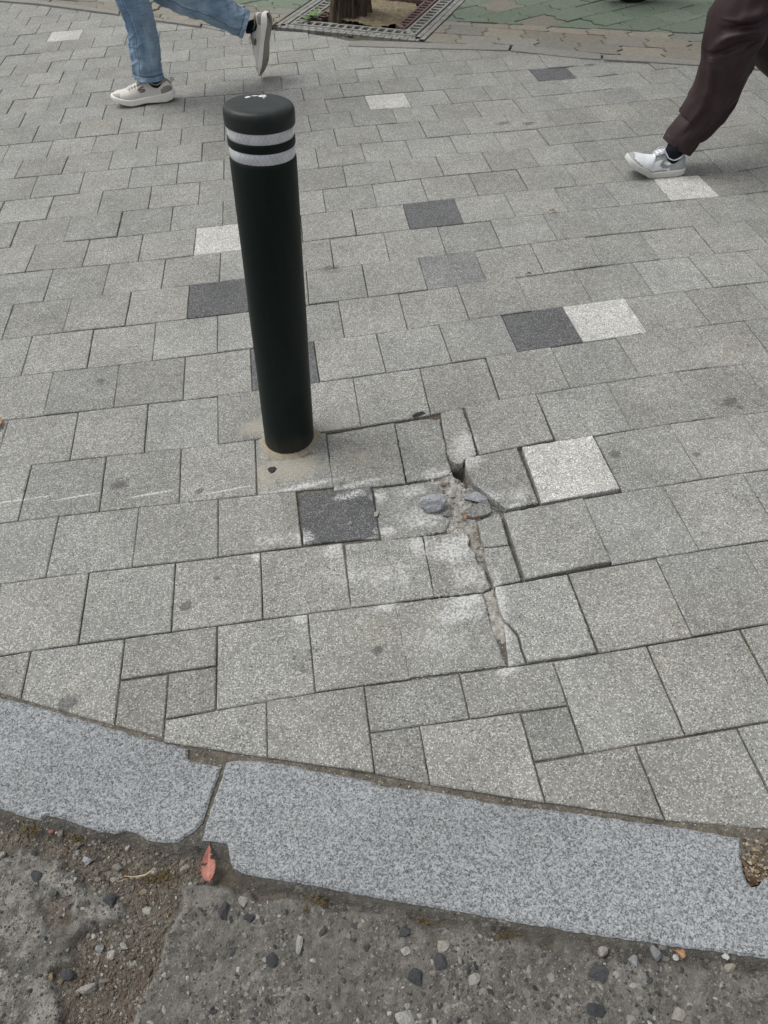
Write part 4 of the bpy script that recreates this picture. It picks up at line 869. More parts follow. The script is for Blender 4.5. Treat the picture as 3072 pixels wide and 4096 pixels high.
# distinct stones on the road
ST = [((11, 3420), (.011, .009, .008), (.46, .44, .40), 'off-white rounded pebble at the left edge of the photo'),
      ((353, 3446), (.014, .011, .009), (.40, .41, .42), 'speckled white granite chip in the brown gravel below the ragged kerb edge'),
      ((312, 3385), (.011, .010, .008), (.22, .20, .17), 'brown grey rounded pebble nearest the ragged kerb stone'),
      ((392, 3493), (.009, .008, .007), (.22, .20, .165), 'round brownish pebble just below the granite chip'),
      ((205, 3327), (.008, .006, .005), (.34, .16, .13), 'small reddish pebble near the kerb at left'),
      ((440, 3612), (.022, .020, .012), (.055, .058, .065), 'angular dark slate stone set in the broken concrete crust'),
      ((148, 3505), (.017, .019, .010), (.06, .062, .066), 'dark grey oblong stone set in the crust at far left'),
      ((207, 3572), (.014, .012, .010), (.16, .15, .125), 'flat grey brown stone in the pit of the crust'),
      ((578, 3567), (.012, .008, .005), (.27, .22, .16), 'flat tan stone chip between the crust and the dry straw'),
      ((402, 3798), (.011, .009, .008), (.33, .33, .33), 'light grey pebble in the middle of the brown channel'),
      ((364, 3953), (.022, .010, .009), (.36, .34, .31), 'pale elongated stone at the bottom of the channel'),
      ((205, 3908), (.010, .008, .006), (.33, .25, .14), 'ochre pebble at the edge of the crust'),
      ((275, 3905), (.016, .013, .010), (.06, .065, .075), 'dark blue grey pebble beside the ochre pebble'),
      ((900, 3640), (.014, .022, .010), (.05, .052, .056), 'upright dark oblong stone below the red leaf'),
      ((1000, 3672), (.018, .012, .009), (.05, .052, .058), 'dark split stone right of the upright dark stone'),
      ((975, 3608), (.011, .018, .008), (.32, .31, .28), 'pale wedge-shaped stone below the stone notch'),
      ((1198, 3775), (.012, .023, .008), (.38, .37, .34), 'long whitish stone embedded in the road'),
      ((1090, 3835), (.016, .018, .010), (.05, .055, .06), 'dark rounded stone left below the long whitish stone'),
      ((1770, 3785), (.019, .017, .012), (.40, .38, .33), 'biggest cream white stone embedded in the road'),
      ((1622, 3805), (.013, .013, .009), (.42, .42, .41), 'white rough pebble left of the big cream stone'),
      ((1620, 3730), (.017, .014, .009), (.055, .06, .066), 'dark flat stone near the kerb above the white rough pebble'),
      ((1666, 3912), (.022, .019, .011), (.045, .05, .058), 'large dark blue stone embedded in the road'),
      ((1760, 3850), (.017, .021, .009), (.06, .063, .066), 'dark grey stone just below the big cream stone'),
      ((1895, 3915), (.018, .014, .010), (.34, .33, .30), 'pale angular stone in the middle of the road'),
      ((2412, 3802), (.019, .014, .011), (.38, .36, .32), 'pale angular stone close to the kerb'),
      ((2620, 3815), (.012, .016, .009), (.24, .25, .26), 'grey sharp chip against the kerb at right'),
      ((2536, 3850), (.011, .014, .008), (.30, .31, .32), 'light grey chip at right, below the grey sharp chip'),
      ((2700, 3828), (.007, .007, .006), (.62, .62, .60), 'small bright white pebble by the orange leaf'),
      ((2900, 3826), (.007, .007, .006), (.64, .64, .63), 'small bright white pebble at the kerb nearest the right edge'),
      ((2400, 3900), (.030, .022, .010), (.07, .072, .078), 'large flat dark slate stone at right in the road'),
      ((2920, 3870), (.014, .010, .008), (.36, .33, .28), 'cream pebble near the right edge of the road'),
      ((2380, 4040), (.028, .018, .010), (.045, .048, .055), 'dark blue grey stone near the bottom edge'),
      ((1620, 4068), (.024, .017, .011), (.42, .41, .38), 'whitish stone at the bottom edge of the photo'),
      ((2715, 4060), (.020, .016, .010), (.36, .34, .30), 'pale stone at the bottom right of the road'),
      ((835, 3310), (.004, .004, .004), (.42, .41, .38), 'tiny round white pebble in the joint between the kerb stones')]
for k, (px, sz, t, lab) in enumerate(ST):
    q = g(*px, -.02); z = z_road(q[0], q[1]) if k < len(ST)-1 else -.006
    emb = k in (5, 6, 7, 13, 14, 15, 16, 17, 18, 19, 20, 21, 22, 23, 24, 29, 30, 31, 32, 33)
    sz = (sz[0]*(.68 if emb else .8), sz[1]*(.68 if emb else .8), sz[2]*(.62 if emb else .8)); t = tuple(v*.8 if v > .15 else v*.75+.018 for v in t)
    thing_rock('stone', px, sz, t, lab, 'stone', 100+k, random.Random(k).uniform(-.5, .5), z, 3, .35, 'stones on the road', mat=stone_m, sink=.82 if emb else .35)

# ------------------------------------------------------------ leaves and straw
def leaf_mat(name, c0, c1, vein):
    b = NB(name); n = b.noise(120, 5, .7); c = b.mix(1.0, b.mix(b.rng(n, .35, .68), c0, c1), b.attr(), 'MULTIPLY'); b.bump(b.noise(260, 4, .6), .4, .001); return b.out(c, .55, .35)
def blade(name, stem, tip, wid, mat, label, z, bites=(), arch=.004, fold=.0035, seed=0, cat='leaf'):
    a, b_ = np.array(g(*stem, z)), np.array(g(*tip, z)); ax = b_-a; L = np.linalg.norm(ax); ax /= L; sx = np.array([-ax[1], ax[0], 0]); mb = MB(); N, M = 44, 14; vs = []; keep = {}
    rr = random.Random(seed)
    for k in range(N+1):
        t = k/N; wv = wid*(math.sin(math.pi*min(1, max(0, (t-.10)/.9))**1.45)**.8 if t > .10 else .03)
        if t > .93: wv *= .8+.5*math.sin(t*260)*.35
        for q in range(M+1):
            s = q/M*2-1; e = wv*(1+.05*math.sin(t*70+s*3))
            p = a+ax*L*t+sx*s*max(e, .0008)+np.array([0, 0, .0018+arch*math.sin(math.pi*t)+fold*abs(s)**1.5+.0012*math.sin(9*t+2*s)]); vs.append(p)
    fs = []
    for k in range(N):
        for q in range(M):
            t = (k+.5)/N; s = (q+.5)/M*2-1
            if any(((t-bt)/rt)**2+((s-bs)/rs)**2 < 1 for bt, bs, rt, rs in bites): continue
            vein = abs(((t*9+abs(s)*1.3) % 1)-.5) < .09
            tone = 1.25 if abs(s) < .13 else (.62 if abs(s) > .86 or t > .95 else (1.12 if vein else rr.uniform(.9, 1.05)))
            mb.add([vs[k*(M+1)+q], vs[k*(M+1)+q+1], vs[(k+1)*(M+1)+q+1], vs[(k+1)*(M+1)+q]], [(0, 1, 2, 3)], (tone, tone*(.95 if tone < 1 else 1), tone*.95), 0, True)
    weld = True; o = mb.build(name, mat)
    bmx = bmesh.new(); bmx.from_mesh(o.data); bmesh.ops.remove_doubles(bmx, verts=bmx.verts, dist=1e-6); bmx.to_mesh(o.data); bmx.free()
    recentre(o, a); tag(o, label, cat)
    md = o.modifiers.new('thickness', 'SOLIDIFY'); md.thickness = .0004; return o
red = leaf_mat('dry_red_leaf', (.26, .095, .072), (.35, .15, .115), 1); oran = leaf_mat('dry_orange_leaf', (.26, .14, .075), (.36, .22, .13), 1); tan_ = leaf_mat('dry_tan_leaf', (.36, .24, .10), (.46, .33, .16), 1)
blade('leaf', (840, 3362), (834, 3535), .0135, red, 'long reddish dry leaf with bite holes on the mud below the kerb joint', -.010, [(.42, 1.0, .07, .75), (.30, .9, .05, .5), (.56, -.6, .025, .4), (.985, .1, .03, .25), (.985, -.7, .02, .3)], .003, .002)
blade('leaf', (1843, 2063), (1866, 2080), .0055, oran, 'small orange leaf scrap in the rubble of the crack', .001, seed=3)
blade('leaf', (1903, 2078), (1920, 2076), .004, leaf_mat('dry_rust_leaf', (.22, .08, .03), (.3, .12, .05), 1), 'dark rust leaf scrap under the broken paver wedge', -.002, seed=4)
blade('leaf', (2198, 847), (2222, 849), .006, oran, 'small orange leaf on the far pavers near the white sneaker', .002, seed=5)
blade('leaf', (2102, 1100), (2126, 1099), .004, leaf_mat('dry_olive_leaf', (.17, .15, .05), (.25, .22, .09), 1), 'small olive brown leaf scrap above the side-by-side dark and white pavers', .002, seed=6)
blade('leaf', (2685, 3800), (2742, 3826), .007, oran, 'orange brown dry leaf on the mud against the right kerb stone', -.010, [(.5, 1, .1, .4)], seed=7)
blade('leaf', (-40, 1705), (14, 1690), .024, tan_, 'tan dry leaf cut off by the left edge of the photo', .002, arch=.01, seed=8)
straw_m = simple('dry_straw', (.40, .32, .19), .7, .3, .2, 90)
mb = MB(); mb.tube([g(x*.8403, 3200+y*.8403, -.016) for x, y in [(590,362),(640,366),(690,358),(718,340),(736,320)]], [.0006, .0012, .0018, .0016, .0006], 6)
mb.tube([g(x*.8403, 3200+y*.8403, -.017) for x, y in [(560,390),(585,380),(605,372)]], .0006, 5)
o = mb.build('straw', straw_m); recentre(o, g(540, 3500, -.02)); tag(o, 'curved piece of dry straw on the brown gravel', 'straw')
mb = MB(); mb.tube([g(x*.8403, 3200+y*.8403, -.022) for x, y in [(380,960),(400,985),(430,975),(470,950),(510,935)]], .0007, 5); mb.tube([g(x*.8403, 3200+y*.8403, -.022) for x, y in [(300,1010),(340,950),(360,920)]], .0008, 5)
o = mb.build('twig', simple('twig_bark', (.17, .12, .07), .9, .2, .2, 90)); recentre(o, g(400, 4000, -.03)); tag(o, 'thin dry twigs at the bottom of the brown channel', 'twig')
# moss tufts along the mud
moss = simple('moss', (.105, .078, .036), .95, .1, .4, 150)
for px, lab, sd_ in [((318,3352), 'mossy tuft below the ragged left kerb stone', 1), ((650,3510), 'brown green moss tuft left of the red leaf', 2), ((1268,3612), 'mossy litter tuft right of the leaf along the kerb', 3), ((2040,3740), 'mossy litter tuft at the kerb in the middle right', 4), ((130,3310), 'small ochre moss tuft at the far left of the mud', 5), ((1690,3690), 'reddish litter tuft by the kerb above the cream stone', 6)]:
    r_ = random.Random(sd_); q = g(*px, -.015); z = z_road(q[0], q[1]); p = g(*px, z); mb = MB()
    for k in range(70):
        x, y = p[0]+r_.gauss(0, .011), p[1]+r_.gauss(0, .006); a = r_.uniform(0, 6.28); l = r_.uniform(.003, .009); zz = z_road(x, y) if k % 8 == 0 else z
        d = np.array([math.cos(a)*l, math.sin(a)*l, r_.uniform(.001, .006)]); s_ = np.array([-d[1], d[0], 0])*.22; b0 = np.array([x, y, zz+.0005]); t = r_.choice([(1, 1, 1)])
        mb.add([b0-s_, b0+s_, b0+d+s_*.5, b0+d-s_*.5], [(0, 1, 2, 3)])
    o = mb.build('moss_tuft', moss); recentre(o, p); tag(o, lab, 'moss')
# trodden chewing gum
gum = simple('old_gum', (.03, .03, .031), .8, .3, .2, 200, bump=.4)
for px, r0, lab in [((1088, 1878), .0105, 'round black gum spot on the beige mortar in front of the bollard'), ((743, 2423), .0, '')]:
    if r0 == 0: continue
    p = g(*px); mb = MB(); n = 28; rs = [r0*(1+.12*math.sin(3*q)+.08*math.sin(7*q+1)) for q in np.linspace(0, 6.283, n+1)[:-1]]
    an = np.linspace(0, 6.283, n+1)[:-1]
    mb.loft([[np.array([p[0]+math.cos(a)*r*k, p[1]+math.sin(a)*r*k, z]) for a, r in zip(an, rs)] for k, z in ((1.05, -.0015), (1.0, .0006), (.85, .0016), (.3, .0019))])
    o = mb.build('gum_spot', gum); recentre(o, p); tag(o, lab, 'gum')
# ------------------------------------------------------------ people
def catmull(P, n):
    P = [np.array(p, float) for p in P]; P = [2*P[0]-P[1]]+P+[2*P[-1]-P[-2]]; out = []
    for k in range(1, len(P)-2):
        for a in range(n):
            t = a/n; p0, p1, p2, p3 = P[k-1:k+3]
            out.append(.5*((2*p1)+(-p0+p2)*t+(2*p0-5*p1+4*p2-p3)*t*t+(-p0+3*p1-3*p2+p3)*t**3))
    out.append(P[-2]); return out
def cloth_tube(mb, st, disp, n=14, seg=64, inner=.006, flat=.93, tone=None):
    """trouser leg from stations (x, y, z, half-width) starting at the hem"""
    S_ = catmull(st, n); rings = []; acc = 0.0; sv = []
    for k, s in enumerate(S_):
        c = s[:3]; r = s[3]; tn = S_[min(k+1, len(S_)-1)][:3]-S_[max(k-1, 0)][:3]; tn /= np.linalg.norm(tn)
        if k: acc += np.linalg.norm(c-S_[k-1][:3])
        V = np.array([0, -1.0, 0]); V -= tn*(V@tn); V /= np.linalg.norm(V); U = np.cross(V, tn)
        if U[0] < 0 and abs(U[0]) > .2: U = -U
        th = np.linspace(0, 2*math.pi, seg+1)[:-1]
        d = disp(acc, th); sv.append(acc)
        rings.append([c+(r+d[q])*math.cos(th[q])*U+(r*flat+d[q])*math.sin(th[q])*V for q in range(seg)])
    c0 = S_[0][:3]; h0 = [c0+(p-c0)*(1-inner/S_[0][3]) for p in rings[0]]; up_ = (S_[2][:3]-c0)
    h1 = [p+up_*2.0-(p-c0)*.08 for p in h0]
    f0 = len(mb.f); mb.loft([h1, h0]+rings, cap=False)
    if tone:
        for k in range(2, len(rings)+1):
            for q in range(seg):
                t = tone((sv[k-2]+sv[min(k-1, len(sv)-1)])/2, (q+.5)*2*math.pi/seg); mb.c[f0+k*seg+q] = (t, t, t)
def skin_body(parent, nodes, edges, mat, root):
    me = bpy.data.meshes.new('body'); names = list(nodes); ix = {n: k for k, n in enumerate(names)}
    me.from_pydata([nodes[n][0] for n in names], [(ix[a], ix[b]) for a, b in edges], []); me.update()
    o = link('body', me, mat, parent); md = o.modifiers.new('skin', 'SKIN'); md.use_smooth_shade = True
    for n in names:
        sv = me.skin_vertices[0].data[ix[n]]; r = nodes[n][1]; sv.radius = (r, r) if not isinstance(r, tuple) else r; sv.use_root = (n == root)
    sb = o.modifiers.new('smooth', 'SUBSURF'); sb.levels = 2; sb.render_levels = 2
    return o
skin_m = simple('skin', (.42, .26, .19), .55, .35, .06, 30)
def figure(parent, hip, legs, fwd, arm_swing, shirt_col, hair_col):
    """trunk, head, arms and legs as one skinned surface; shirt and hair follow it"""
    up = np.array(UP); fwd = np.array(fwd, float); sd_ = np.cross(up, fwd); sd_ /= np.linalg.norm(sd_); hip = np.array(hip, float)
    N = {}; E = []
    def add(n, p, r, to=None):
        N[n] = (tuple(p), r)
        if to: E.append((to, n))
    add('pelvis', hip+up*.02, .095); add('waist', hip+up*.2, .085, 'pelvis'); add('chest', hip+up*.38+fwd*.01, (.11, .09), 'waist'); add('collar', hip+up*.50, .075, 'chest')
    add('neck', hip+up*.57+fwd*.015, .05, 'collar'); add('jaw', hip+up*.64+fwd*.035, .062, 'neck'); add('brow', hip+up*.72+fwd*.035, .082, 'jaw'); add('crown_', hip+up*.79+fwd*.02, .055, 'brow')
    add('nose', hip+up*.685+fwd*.115, .014, 'jaw')
    for q, s in ((0, 1), (1, -1)):
        tag_ = 'lr'[q]; sw = arm_swing*s
        sh = hip+up*.47+sd_*s*.17; el = sh-up*.27+fwd*sw*.6+sd_*s*.03; wr = el-up*.20+fwd*(sw+.10); pa = wr-up*.06+fwd*.03
        add('sh'+tag_, sh, .052, 'collar'); add('el'+tag_, el, .040, 'sh'+tag_); add('wr'+tag_, wr, .027, 'el'+tag_); add('pa'+tag_, pa, (.034, .018), 'wr'+tag_)
        for f in range(4):
            b0 = pa-up*.035+fwd*(.027-.018*f); m_ = b0-up*(.032, .036, .034, .026)[f]+fwd*.004; e_ = m_-up*.022-sd_*s*.012
            add('fa%d%s' % (f, tag_), b0, .0095, 'pa'+tag_); add('fb%d%s' % (f, tag_), m_, .0088, 'fa%d%s' % (f, tag_)); add('fc%d%s' % (f, tag_), e_, .0075, 'fb%d%s' % (f, tag_))
        t0 = pa+fwd*.035-up*.005; add('ta'+tag_, t0, .011, 'pa'+tag_); add('tb'+tag_, t0+fwd*.015-up*.035, .009, 'ta'+tag_)
    for q, (h_, k_, a_, t_) in enumerate(legs):
        n = 'lr'[q]; add('hip'+n, h_, .075, 'pelvis'); add('kn'+n, k_, .050, 'hip'+n); add('ca'+n, np.array(k_)*.65+np.array(a_)*.35, .048, 'kn'+n); add('an'+n, a_, .030, 'ca'+n)
    skin_body(parent, N, E, skin_m, 'pelvis')
    mb = MB(); th = np.linspace(0, 2*math.pi, 41)[:-1]
    def R_(h, a, b, f=0.0): return [hip+up*h+fwd*(f+b*math.cos(t)*(1+.03*math.sin(5*t+h*30)))+sd_*a*math.sin(t) for t in th]
    mb.loft([R_(-.06, .185, .145), R_(0, .18, .14), R_(.12, .165, .125), R_(.25, .175, .125), R_(.38, .20, .13), R_(.47, .195, .11), R_(.52, .12, .085), R_(.545, .068, .066, .01)], cap=False)
    for s in (1, -1):
        sw = arm_swing*s; sh = hip+up*.46+sd_*s*.165; el = sh-up*.27+fwd*sw*.6+sd_*s*.03; wr = el-up*.18+fwd*(sw+.09)
        mb.tube([hip+up*.46+sd_*s*.10, sh, (sh+el)/2+sd_*s*.01, el, (el+wr)/2, wr], [.075, .075, .066, .06, .052, .044], 20, cap=False)
    mb.build('shirt', simple('shirt_cloth', shirt_col, .85, .2, .1, 20, bump=.2, bscale=300), parent)
    hb = MB(); c0 = hip+up*.735+fwd*.02
    hb.loft([[c0+up*(.095*math.sin(a))+(fwd*math.cos(t)*.098*(1 if math.cos(t) < .3 else .9)+sd_*math.sin(t)*.09)*math.cos(a) for t in th] for a in (-.75, -.4, 0, .35, .7, 1.1, 1.4)])
    hb.build('hair', simple('dark_hair', hair_col, .5, .4, .3, 120), parent)

# ---- shoes
cream = NB('cream_knit'); _n = cream.noise(700, 2, .5); cream.bump(_n, .4, .0008); shoe_m = cream.out(cream.mix(cream.rng(_n, .3, .7, 0, .22), cream.attr(), (.25, .24, .22)), .62, .35)
rubber_m = tinted('sole_rubber', 60, .07, rough=.65, spec=.35, bump=.12, bscale=400)
lace_m = tinted('lace_cord', 300, .1, rough=.85, bump=.4, bscale=900)
sock_m = simple('dark_sock', (.012, .014, .02), .95, .15, .2, 300, bump=.5, bscale=800)
def make_shoe(parent, o, X, Z, L, W, style, bend=0.0, bx=.58, lean=(0, 0)):
    o = np.array(o, float); X = np.array(X, float)/np.linalg.norm(X); Z = np.array(Z, float); Z -= X*(Z@X); Z /= np.linalg.norm(Z); Y = np.cross(Z, X)
    def wp(p):
        x, y, z = p; xb = bx*L
        if x > xb and bend:
            d = x-xb; a = bend*min(1, d/(.14*L)); a2 = a
            x2 = xb+d*math.cos(a2*.85)-z*math.sin(a2); z2 = z*math.cos(a2)+d*math.sin(a2*.85); x, z = x2, z2
        return o+X*x+Y*y+Z*z
    I = np.interp
    k = L/.30
    hwT, hw = [0, .02, .06, .14, .28, .45, .60, .72, .82, .90, .95, .985, 1.0], [.012, .022, .029, .0335, .0345, .0345, .040, .0445, .043, .036, .028, .016, .005]
    if style == 1:
        zbT, zb = [0, .05, .14, .45, .66, .8, .92, 1.0], [.020, .008, .001, .006, .000, .004, .016, .030]
        zsT, zs = [0, .06, .2, .4, .6, .8, 1.0], [.050, .046, .040, .035, .030, .031, .041]
        hzT, hz = [0, .02, .06, .14, .22, .30, .36, .42, .55, .70, .84, .92, .97, 1.0], [.060, .088, .097, .090, .084, .090, .104, .101, .085, .070, .060, .055, .049, .041]
        if True: zs = [v*1.0 for v in zs]
    else:
        zbT, zb = [0, .05, .14, .66, .8, .92, 1.0], [.006, .002, .000, .000, .002, .007, .016]
        zsT, zs = [0, .2, .5, .8, 1.0], [.031, .030, .027, .027, .036]
        hzT, hz = [0, .02, .06, .14, .22, .30, .36, .42, .55, .66, .76, .86, .93, .975, 1.0], [.050, .078, .088, .080, .076, .084, .104, .104, .090, .076, .064, .058, .053, .045, .036]
    w_ = W/.09
    HW = lambda t: I(t, hwT, hw)*w_
    def surf(t, ph, off=0.0):
        a = HW(t)+off; s = math.sin(ph); nar = I(t, [0, .15, .4, .6, 1], [.30, .36, .30, .12, .05])
        z0 = I(t, zsT, zs)*k-.004; h = I(t, hzT, hz)*k+off
        return wp((t*L, a*math.cos(ph)*(1-nar*s*s), z0+(h-z0)*max(s, 0)**.8))
    ts = list(np.concatenate([np.linspace(0, .1, 7)[:-1], np.linspace(.1, .88, 40)[:-1], np.linspace(.88, 1, 12)])); M_ = 30; phs = np.linspace(0, math.pi, M_+1)
    mb = MB(); vs = [surf(t, p) for t in ts for p in phs]; n = M_+1
    if style == 1: c_main, c_acc, c_lt = (.66, .635, .58), (.25, .235, .22), (.64, .62, .57)
    else: c_main, c_acc, c_lt = (.78, .81, .84), (.33, .35, .355), (.78, .81, .84)
    for a in range(len(ts)-1):
        t = (ts[a]+ts[a+1])/2
        for b in range(M_):
            ph = (phs[b]+phs[b+1])/2; q = min(ph, math.pi-ph); c = c_main
            if style == 1:
                if t < .17 and q < .55 - .9*max(0, t-.06): c = c_acc
                elif t < .34 and .95 < q: c = c_acc
                elif t > .86 and q < .8: c = (.42, .395, .345)
            else:
                if t > .985-.62*(.5-q) and q < .5 and t > .66: c = c_acc
                elif t > .93: c = c_acc
                elif t < .27 and q < 1.05: c = c_acc
                elif .30 < t < .62 and .62 < q < 1.12: c = c_acc
                elif .30 < t < .70 and q < .14: c = c_acc
            mb.add([vs[a*n+b], vs[a*n+b+1], vs[(a+1)*n+b+1], vs[(a+1)*n+b]], [(3, 2, 1, 0)], c, 0, True)
    up_ = mb.build('shoe', shoe_m, parent)
    bmx = bmesh.new(); bmx.from_mesh(up_.data); bmesh.ops.remove_doubles(bmx, verts=bmx.verts, dist=1e-5); bmx.to_mesh(up_.data); bmx.free()
    # sole
    mb = MB(); out = []; T2 = list(np.linspace(0, 1, 60))
    def side_(f, zf): 
        e = .0035 if style == 1 else .0028
        def pt(t, s):
            a = (HW(t)+e+f)*s; z0, z1 = I(t, zbT, zb)*k, I(t, zsT, zs)*k; xx = t*L+(f+e)*(2*t-1)*(1.4 if style == 1 else 1)
            return wp((xx, a, z0+(z1-z0)*zf))
        return [pt(t, 1) for t in T2]+[pt(t, -1) for t in T2[::-1]]
    lv = [(-.010, 0), (-.003, .02), (.0015, .14), (.0025, .4), (.0005, .62), (.0012, .82), (-.001, .98), (-.006, 1.04)] if style == 1 else [(-.008, 0), (-.001, .03), (.0012, .16), (.0004, .30), (.0014, .36), (.0014, .88), (0, 1.0), (-.006, 1.04)]
    mb.loft([side_(f, z) for f, z in lv[:3]], (.27, .245, .215) if style == 1 else (.36, .34, .29)); mb.loft([side_(f, z) for f, z in lv[2:]], (.74, .73, .70) if style == 1 else (.56, .56, .53), cap=False)
    if style == 1:
        for q, c in enumerate(mb.c):
            pass
    mb.build('sole', rubber_m, up_)
    # sock and collar
    mb = MB(); cx = (.25 if style == 1 else .22)*L
    def ell(h, rx, ry, x0): return [wp((x0+rx*math.cos(a), ry*math.sin(a), h)) for a in np.linspace(0, 2*math.pi, 33)[:-1]]
    mb.loft([ell(.05*k, .042*k, .026*w_, cx), ell(.085*k, .042*k, .026*w_, cx), ell(.105*k, .036*k, .027*w_, cx+lean[0]*.01), ell(.128*k, .030*k, .026*w_, cx+lean[0]*.02)]); mb.build('sock', sock_m, up_)
    mb = MB(); mb.tube([wp((cx-.004*k+.046*k*math.cos(a), .0235*w_*math.sin(a), I((cx-.004*k+.046*k*math.cos(a))/L, hzT, hz)*k-.0005-.004*k*math.sin(a)**2)) for a in np.linspace(0, 2*math.pi, 34)], .0042*k, 10, c_acc if style == 1 else c_lt); mb.build('collar', shoe_m, up_)
    mb = MB()                                            # tongue
    mb.loft([[wp((t*L, y*w_, (I(t, hzT, hz)+dz)*k)) for y, dz in ((-.017, -.004), (-.012, .003), (0, .0055), (.012, .003), (.017, -.004))] for t, in [(x,) for x in np.linspace(.31, .74 if style == 1 else .63, 14)]], c_lt, cap=False, closed=False); mb.build('tongue', shoe_m, up_)
    mb = MB(); lc = (.60, .58, .53) if style == 1 else (.50, .53, .57)
    for q in range(6):
        t = (.45 if style == 1 else .36)+q*.050; mb.tube([surf(t+.012*math.sin(4*p), p, .0055) for p in np.linspace(.95, math.pi-.95, 9)], .0021*k, 6, lc)
    for s in (1, -1):
        a0 = surf(.45 if style == 1 else .36, math.pi/2, .008); pts = [a0+X*0+Y*s*.020*math.sin(v)*1.1+Z*(.005*math.sin(v)-.009*(1-math.cos(v)))+X*.016*(1-math.cos(v)) for v in np.linspace(0, 2*math.pi*.9, 14)]
        mb.tube(pts, .0018*k, 6, lc)
    mb.build('lace', lace_m, up_)
    # marks on the side facing out and the same on the other side
    mb = MB()
    for s in (0,):
        F_ = (lambda ph: ph)
        def band(pts, wd):                                # ribbon through (t, phi) points with half-widths
            P_ = [surf(t, F_(p), .0022) for t, p in pts]; vs2 = []
            for q, p in enumerate(P_):
                tn = P_[min(q+1, len(P_)-1)]-P_[max(q-1, 0)]; nm = surf(pts[q][0], F_(pts[q][1]), .006)-surf(pts[q][0], F_(pts[q][1]), 0.0); sx = np.cross(nm, tn); sx /= np.linalg.norm(sx)+1e-9
                vs2 += [p+sx*wd[q], p-sx*wd[q]]
            mb.add(vs2, [(2*q, 2*q+1, 2*q+3, 2*q+2) for q in range(len(P_)-1)], (.11, .108, .105) if style == 1 else (.24, .25, .25))
        if style == 1:
            band([(.435, .66), (.47, .68), (.515, .67), (.54, .60), (.52, .535), (.48, .52), (.45, .47)], [.002, .0036, .0040, .0036, .0036, .0036, .003])
            band([(.52, .40), (.475, .375), (.44, .37), (.425, .43), (.45, .47)], [.002, .0036, .0040, .0036, .003])
        else:
            band([(.30, .80), (.345, .66), (.385, .50), (.40, .36), (.37, .27), (.31, .30), (.25, .38), (.20, .46)], [.0006, .003, .0055, .0075, .0075, .0055, .0035, .0012])
    mb.build('emblem', rubber_m, up_)
    if style == 1:
        mb = MB(); mb.tube([wp((.012*L-.004, .0, .088*k)), wp((-.004*L-.006, 0, .098*k)), wp((-.05*L, 0, .097*k)), wp((-.055*L, 0, .090*k)), wp((-.02*L, 0, .084*k)), wp((.005*L, 0, .078*k))], [.004, .004, .0042, .004, .004, .004], 8, (.56, .54, .49)); mb.build('heel_loop', shoe_m, up_)
    return up_

# ---- walker in jeans
def zline(y, rows, k):
    out = []
    for (ax_, ay_), (bx_, by_) in rows:
        a, b = gy(ax_*k, ay_*k, y), gy(bx_*k, by_*k, y); out.append((*((a+b)/2), np.linalg.norm(b-a)/2))
    return out
k6 = .6028
YP, YT = 3.215, 3.365
pl = zline(YP, [((888,512),(1083,522)), ((880,470),(1076,474)), ((872,420),(1068,420)), ((863,330),(1062,330)), ((850,250),(1055,250)), ((830,150),(1035,150)), ((802,75),(1012,75)), ((768,0),(976,0))], k6)
tr = zline(YT, [((1655,75),(1610,255)), ((1600,48),(1520,207)), ((1540,10),(1420,152)), ((1420,-48),(1280,90)), ((1290,-110),(1130,38))], k6)
px_, pz_ = pl[-1][0], pl[-1][2]
hip1 = np.array([px_+.03, (YP+YT)/2, .93])
pl += [(px_-.012, YP+.005, pz_+.10, .084), (px_-.005, YP+.015, pz_+.25, .094), (px_+.012, YP+.03, .86, .106), (px_+.02, YP+.04, .95, .11)]
tr += [(.085, YT, .452, .080), (.035, YT-.003, .52, .086), (px_+.065, YT-.01, .64, .092), (px_+.05, YT-.02, .80, .102), (px_+.04, YT-.035, .95, .11)]
def jean_disp(seed):
    def f(s, th):
        u = np.cos(th)*2.2+9; v = np.sin(th)*2.2+9; z = 0*th+s
        d = .015*(fbm(u*1.0+v*.7, z*17+.8*np.sin(th*2), seed, 3)-.5)+.006*(fbm(u*3, z*42, seed+3, 3)-.5)
        d = d+.004*np.sin(z*70+2.2*np.sin(th+seed))*np.exp(-((s-.36)/.09)**2)+.0035*np.sin(z*90+th*1.5)*np.exp(-((s-.05)/.06)**2)
        rg = (1-np.abs(2*fbm(u*.8+v*.5+3, z*26+1.5*np.sin(th+seed), seed+11, 2)-1))**3; d = d+.010*(rg-.5)*(.35+.65*vnoise(u*.7, z*6, seed+5))
        d = d-.0016*np.exp(-((s-.022)/.0022)**2)+.0012*(s < .02)
        d = d+.0022*np.exp(-((th-1.95)/.05)**2)
        return d
    return f
def jean_tone(seed):
    def f(s, t):
        if .020 < s < .0265: return .60                         # hem stitching
        w_ = float(vnoise(np.array([math.cos(t)*2+5+s*3]), np.array([s*13]), seed)[0])
        k = .88+.30*w_
        if abs(t-1.95) < .05 and s > .02: k *= .62              # side seam
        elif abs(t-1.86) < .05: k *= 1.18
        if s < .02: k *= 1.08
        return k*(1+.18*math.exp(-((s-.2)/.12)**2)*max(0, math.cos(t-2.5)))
    return f
